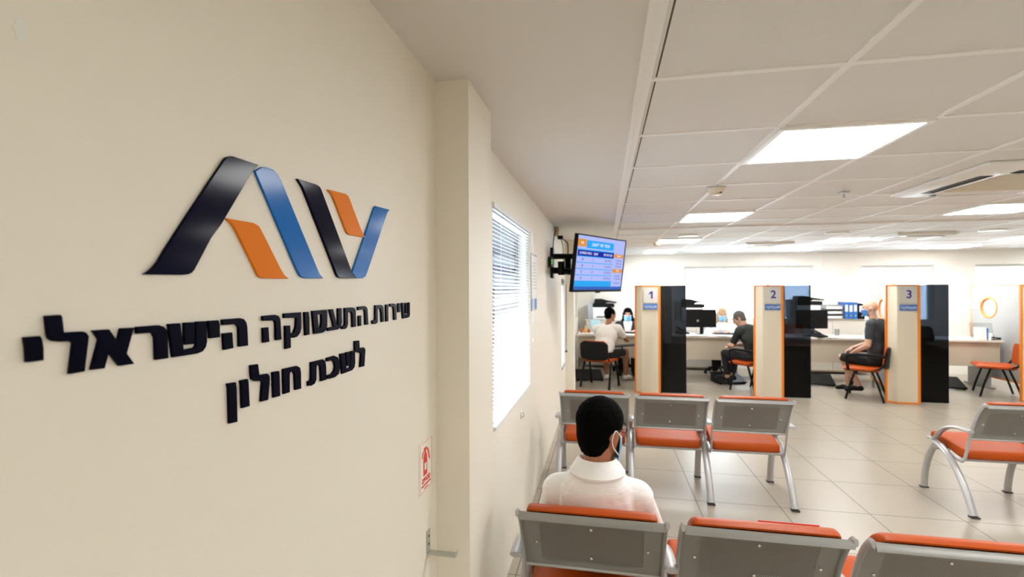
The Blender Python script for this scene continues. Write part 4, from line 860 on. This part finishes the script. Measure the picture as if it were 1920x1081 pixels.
def make_person(label, loc, rz, J={}, hy=0, hp=0, skin='skin', hair='short', hairm='hairb', top='tee', sleeve=.62, bottom='short', legs=.5, shoes='shoe', mask=None, voxel=.009, scale=1.0, glasses=False, slim=1.0, longsleeve=False, group=None, curl=.6):
    j = dict(DEF); j.update(J); j = {k: Vector(v) for k, v in j.items()}
    t = thing('person', label, 'person', loc, rz); t.scale = (scale,)*3
    hr_ = Matrix.Rotation(hy, 3, 'Z') @ Matrix.Rotation(-hp, 3, 'X'); H = j['head']
    def h(x, y, z): return H+hr_ @ Vector((x, y, z))
    sk = M[skin]; b = MB()
    # body
    b.ell(h(0, -.012, .025), (.074, .095, .092), hr_); b.cap(h(0, .02, -.035), .062, h(0, .045, -.082), .040)
    b.ell(h(0, .055, -.02), (.055, .04, .06), hr_); b.cap(h(0, .088, .005), .010, h(0, .103, -.032), .014); b.ell(h(0, .080, .035), (.052, .018, .012), hr_)
    b.ell(h(0, .082, -.068), (.026, .014, .010), hr_); b.ell(h(0, .075, -.10), (.022, .018, .016), hr_)
    for s in (-1, 1):
        b.ell(h(s*.078, -.012, -.012), (.010, .020, .034), hr_ @ Matrix.Rotation(s*R(-22), 3, 'Z')); b.ell(h(s*.076, -.006, -.044), (.008, .010, .012), hr_)
    b.cap(h(0, -.02, -.06), .054, j['neck'], .060); b.cap(j['neck'], .062, j['chest'], .10)
    def torso(g, q):
        g.cap(j['sl']+Vector((.02, 0, -.01)), (.062+q), j['sr']+Vector((-.02, 0, -.01)), (.062+q)); m_ = j['neck']+Vector((0, -.012, -.035))
        for s in ('sl', 'sr'): g.cap(m_, .052+q, j[s], .055+q)
        dr = (j['neck']-j['waist']).normalized(); ax = Vector((1, 0, 0)); ax = (ax-dr*ax.dot(dr)).normalized(); ro = Matrix((ax, dr.cross(ax), dr)).transposed()
        g.ell(j['chest'], ((.168+q)*slim, .118+q, .19+q), ro); g.ell(j['waist'], ((.158+q)*slim, .118+q, .20), ro)
    torso(b, 0); b.ell(j['pelvis'], (.165*slim, .125, .115))
    for s in 'lr':
        b.cap(j['s'+s], .050, j['e'+s], .040); b.cap(j['e'+s], .041, j['w'+s], .027)
        b.cap(j['h'+s], .085, j['k'+s], .056); b.cap(j['k'+s], .056, j['k'+s].lerp(j['a'+s], .35), .054); b.cap(j['k'+s].lerp(j['a'+s], .35), .054, j['a'+s], .036)
        b.cap(j['a'+s]-Vector((0, 0, .04)), .034, j['t'+s], .026)
        d = (j['w'+s]-j['e'+s]); add_hand(b, j['w'+s], d+Vector((0, .0, -.05)), (0, -.2, 1), 1 if s == 'l' else -1, curl)
    b.build('body', sk, t, voxel=voxel*.8, relax=4)
    # shirt or top
    g = MB(); torso(g, .013)
    for s in 'lr':
        e = j['s'+s].lerp(j['e'+s], 1 if longsleeve else sleeve); g.cap(j['s'+s], .064, e, .054)
        if longsleeve: g.cap(e, .054, j['e'+s].lerp(j['w'+s], .93), .036)
    g.ell(j['pelvis']+Vector((0, 0, .06)), (.172*slim, .138, .085))
    shirt = g.build('shirt', M[top], t, voxel=voxel, relax=5)
    # trousers or shorts
    g = MB(); g.ell(j['pelvis']+Vector((0, 0, -.01)), (.175*slim, .136, .105))
    for s in 'lr':
        k = j['k'+s]; g.cap(j['h'+s], .096, j['h'+s].lerp(k, min(1, legs*1.6)), .072)
        if legs > .6: g.cap(k, .070, k.lerp(j['a'+s], (legs-.6)/.4), .056)
    g.build('trousers' if legs > .75 else 'shorts', M[bottom], t, voxel=voxel, relax=4)
    for s in 'lr':
        a, q = j['a'+s], j['t'+s]; g = MB(); f = (q-a); f.z = 0; f.normalize()
        g.cap(Vector((a.x, a.y, a.z-.045))-f*.03, .042, a.lerp(q, .55)+Vector((0, 0, -.005)), .044); g.cap(a.lerp(q, .5)+Vector((0, 0, -.01)), .042, q+f*.02, .033)
        sh = g.build('shoe', M[shoes], t, voxel=voxel*.8, relax=3)
    # hair
    if hair:
        g = MB(); g.ell(h(0, -.020, .032), (.083, .100, .095), hr_)
        g.ell(h(0, -.045, -.015), (.074, .062, .080), hr_)
        if hair == 'thick': g.ell(h(0, -.012, .046), (.091, .107, .092), hr_); g.ell(h(0, -.048, -.035), (.066, .052, .070), hr_)
        if hair == 'long':
            g.ell(h(0, -.015, .045), (.088, .102, .09), hr_)
            for s in (-1, 1): g.cap(h(s*.075, -.01, .02), .026, h(s*.088, .0, -.13), .028); g.cap(h(s*.088, .0, -.13), .028, h(s*.085, .035, -.24), .016)
            g.cap(h(0, -.075, 0), .06, h(0, -.09, -.20), .055)
        ho = g.build('hair', M[hairm], t, voxel=.006, relax=3); tx = bpy.data.textures.new('hair_clumps', 'CLOUDS'); tx.noise_scale = .018; tx.noise_depth = 2
        dm = ho.modifiers.new('clumps', 'DISPLACE'); dm.texture = tx; dm.strength = .007; dm.mid_level = .5
    # eyes, mask, glasses
    for s in (-1, 1): MB().ell(h(s*.030, .083, .012), (.013, .007, .008), hr_).build('eye', M['eye'], t, smooth=True)
    if mask:
        g = MB(); rows = []
        for i in range(9):
            v = i/8; row = []
            for k in range(15):
                u = -1+2*k/14; a = u*R(78); nose = .022*math.exp(-(u*3)**2)*(1-v*.75)
                rr = .074-.010*abs(v-.35); z = -.024-.094*v+.014*u*u*(1-v)-.006*u*u*v
                row.append((math.sin(a)*rr, .026+math.cos(a)*(.068+nose-.012*v), z))
            rows.append(row)
        vs = [[g.bm.verts.new(h(*p)) for p in row] for row in rows]
        for i in range(8):
            for k in range(14): g.bm.faces.new((vs[i][k], vs[i][k+1], vs[i+1][k+1], vs[i+1][k]))
        o = g.build('face_mask', M[mask], t, smooth=True); so = o.modifiers.new('cloth', 'SOLIDIFY'); so.thickness = .003
        for s in (-1, 1):
            MB().tube(arc([h(s*.071, .045, -.018), h(s*.085, .01, .0), h(s*.092, -.022, .018), h(s*.090, -.036, -.01), h(s*.084, -.022, -.045), h(s*.073, .03, -.085)], 5), .0022, 6).build('ear_loop', M['paper'], o)
    if glasses:
        g = MB()
        for s in (-1, 1):
            g.tube([h(s*.034+.026*math.cos(a), .104-.012*abs(math.cos(a)+s)*.5, .010+.020*math.sin(a)) for a in [2*math.pi*i/20 for i in range(20)]], .0017, 6, close=True)
            g.tube([h(s*.060, .098, .014), h(s*.080, .06, .018), h(s*.086, -.01, .014)], .0018, 6)
        g.tube([h(-.009, .106, .014), h(.009, .106, .014)], .0017, 6)
        g.build('glasses', M['black'], t, smooth=True)
    return t, j, h, hr_, shirt

# the man on the nearest bench
p, j, h, hr_, sh = make_person('black-haired man in white shirt and mask, his back turned, on the nearest bench', (-.030, 2.075, 0), R(-2),
    J=dict(pelvis=(0, .06, .535), waist=(0, -.02, .64), chest=(0, -.09, .755), neck=(.004, -.125, .89), head=(.018, -.105, 1.073),
           sl=(-.158, -.10, .812), sr=(.158, -.10, .812), el=(-.225, .06, .62), er=(.225, .06, .62), wl=(-.10, .26, .60), wr=(.10, .27, .60),
           hl=(-.09, .08, .53), hr=(.09, .08, .53), kl=(-.13, .44, .52), kr=(.13, .44, .52), al=(-.13, .46, .10), ar=(.13, .46, .10)),
    hy=R(-38), hp=R(6), hair='thick', top='shirtback', longsleeve=True, bottom='short', legs=1.0, shoes='black', mask='mask', voxel=.0065, glasses=True)
# folded shirt collar and yoke seam
nb = j['neck']+Vector((0, .004, .0))
g = MB(); N = 40; rows = []
for rad, dz, bk in ((.068, .070, 0), (.073, .076, 0), (.084, .064, .004), (.111, .024, .012), (.109, .016, .012), (.084, .044, .004), (.068, .050, 0)):
    rows.append([nb+Vector((math.cos(a)*rad, math.sin(a)*(rad*.92)-(bk if math.sin(a) < 0 else 0), dz-.030*max(0, math.sin(a))**1.5+.004)) for a in [R(90)+R(14)+(R(332))*i/(N-1) for i in range(N)]])
cols = [[r[i] for r in rows] for i in range(N)]
g.rings(cols); o = g.build('collar', M['shirtback'], sh, smooth=True)
# man at cubicle one
make_person('man in white T-shirt and black shorts, seen from behind at cubicle one', (-.04, 8.18, 0), R(-22),
    J=dict(pelvis=(0, .02, .55), waist=(.01, .06, .68), chest=(.02, .14, .85), neck=(.03, .19, 1.02), head=(.055, .24, 1.20), sl=(-.19, .17, .955), sr=(.21, .20, .975), el=(-.22, .42, .76), er=(.30, .38, .76), wl=(-.08, .62, .83), wr=(.12, .62, .83),
           kl=(-.10, .46, .54), kr=(.27, .40, .55), al=(-.12, .50, .12), ar=(.19, .62, .12), tl=(-.12, .65, .05), tr=(.22, .76, .05)), hy=R(-35), hp=R(5), skin='skin3', hair='short', top='tee', slim=1.08)
# clerk one
make_person('dark-haired woman in black jacket and mask behind the desk of cubicle one', (.46, 9.74, 0), R(176),
    J=dict(neck=(0, .05, .965), head=(0, .075, 1.135), el=(-.27, .16, .80), er=(.27, .16, .80), wl=(-.14, .36, .835), wr=(.14, .36, .835)), hp=R(4), skin='skin2', hair='long', hairm='hairb', top='shirtw', longsleeve=False, sleeve=.3, bottom='short', legs=1.0, shoes='black', mask='mask', group='jacket')
# her open jacket
def jacket(parent, m, J={}):
    j = dict(DEF); j.update(J); j = {k: Vector(v) for k, v in j.items()}; g = MB()
    for s, sg in (('l', -1), ('r', 1)):
        g.cap(j['s'+s], .080, j['e'+s], .068); g.cap(j['e'+s], .068, j['e'+s].lerp(j['w'+s], .9), .05)
        g.cap(j['neck']+Vector((sg*.05, -.02, -.03)), .055, j['s'+s], .074)
        g.ell(j['chest']+Vector((sg*.115, .012, -.04)), (.088, .145, .23))
    g.ell(j['chest']+Vector((0, -.055, -.02)), (.165, .085, .22)); return g.build('jacket', m, parent, voxel=.009, relax=5)
jacket(bpy.data.objects['person.002'], M['blacksoft'], dict(el=(-.27, .16, .80), er=(.27, .16, .80), wl=(-.14, .36, .835), wr=(.14, .36, .835)))
# clerk two
make_person('blond woman in a white top and light blue mask behind the desk of cubicle two', (2.21, 9.80, 0), R(170),
    J=dict(neck=(0, .06, .975), head=(-.02, .09, 1.145), el=(-.25, .16, .80), er=(.25, .16, .80), wl=(-.12, .36, .835), wr=(.12, .36, .835)), hp=R(6), hy=R(12), skin='skin2', hair='long', hairm='hairbl', top='shirtw', longsleeve=True, bottom='short', legs=.95, shoes='black', mask='mask')
# man in black
p, j, h, hr_, sh = make_person('grey-haired man in black leaning forward on his chair at cubicle two', (2.39, 8.24, 0), R(42),
    J=dict(pelvis=(0, -.02, .55), waist=(0, .03, .70), chest=(0, .11, .87), neck=(-.0, .20, 1.02), head=(-.01, .29, 1.15), sl=(-.20, .16, .96), sr=(.20, .16, .96), el=(-.27, .24, .72), er=(.24, .34, .70), wl=(-.07, .42, .70), wr=(.05, .45, .69),
           kl=(-.16, .44, .56), kr=(.12, .44, .56), al=(-.13, .42, .17), ar=(.10, .48, .17), tl=(-.14, .57, .14), tr=(.11, .63, .14)), hy=R(28), hp=R(30), skin='skin2', hair='short', hairm='hairg', top='teeb', sleeve=.75, bottom='short', legs=.92, shoes='black', slim=1.12)
g = MB()
for s in ('sl', 'sr'): g.cap(j['neck']+Vector((0, -.035, -.03)), .068, j[s]+Vector((0, -.014, .0)), .078)
dr = (j['neck']-j['waist']).normalized(); ax = Vector((1, 0, 0)); ro = Matrix((ax, dr.cross(ax), dr)).transposed()
g.ell(j['chest']+Vector((0, -.03, .0)), (.192*1.12, .128, .21), ro); g.build('vest', M['vest'], sh, voxel=.009, relax=5)
# bald man
make_person('bald man in a dark grey T-shirt and blue mask sitting at cubicle three', (3.975, 8.02, 0), R(46),
    J=dict(pelvis=(0, -.04, .57), waist=(0, -.04, .76), chest=(0, -.02, .97), neck=(0, .02, 1.165), head=(0, .06, 1.335), sl=(-.21, -.02, 1.11), sr=(.21, -.02, 1.11), el=(-.27, .0, .80), er=(.26, .10, .82), wl=(-.20, .20, .68), wr=(.15, .34, .70),
           kl=(-.17, .36, .58), kr=(.13, .40, .58), al=(-.02, .20, .16), ar=(.10, .38, .12), tl=(.02, .36, .06), tr=(.12, .52, .05)), hy=R(20), hp=R(3), skin='skin2', hair=None, top='teeg', sleeve=.62, bottom='short', legs=.58, shoes='black', mask='mask2', slim=1.2)
# dark figure behind the glass
make_person('dark-clad man bent over the desk behind the smoked glass of cubicle three', (4.72, 8.46, 0), R(-24),
    J=dict(pelvis=(0, 0, .56), waist=(0, .06, .72), chest=(.0, .16, .90), neck=(0, .26, 1.03), head=(-.03, .34, 1.16), sl=(-.20, .20, .98), sr=(.20, .22, .97), el=(-.24, .42, .84), er=(.26, .46, .83), wl=(-.06, .66, .845), wr=(.12, .68, .845), kl=(-.14, .44, .55), kr=(.12, .44, .55)), hy=R(10), hp=R(28), skin='skin3', hair='thick', hairm='hairb', top='teeb', longsleeve=True, bottom='short', legs=1.0, shoes='black', slim=1.1)
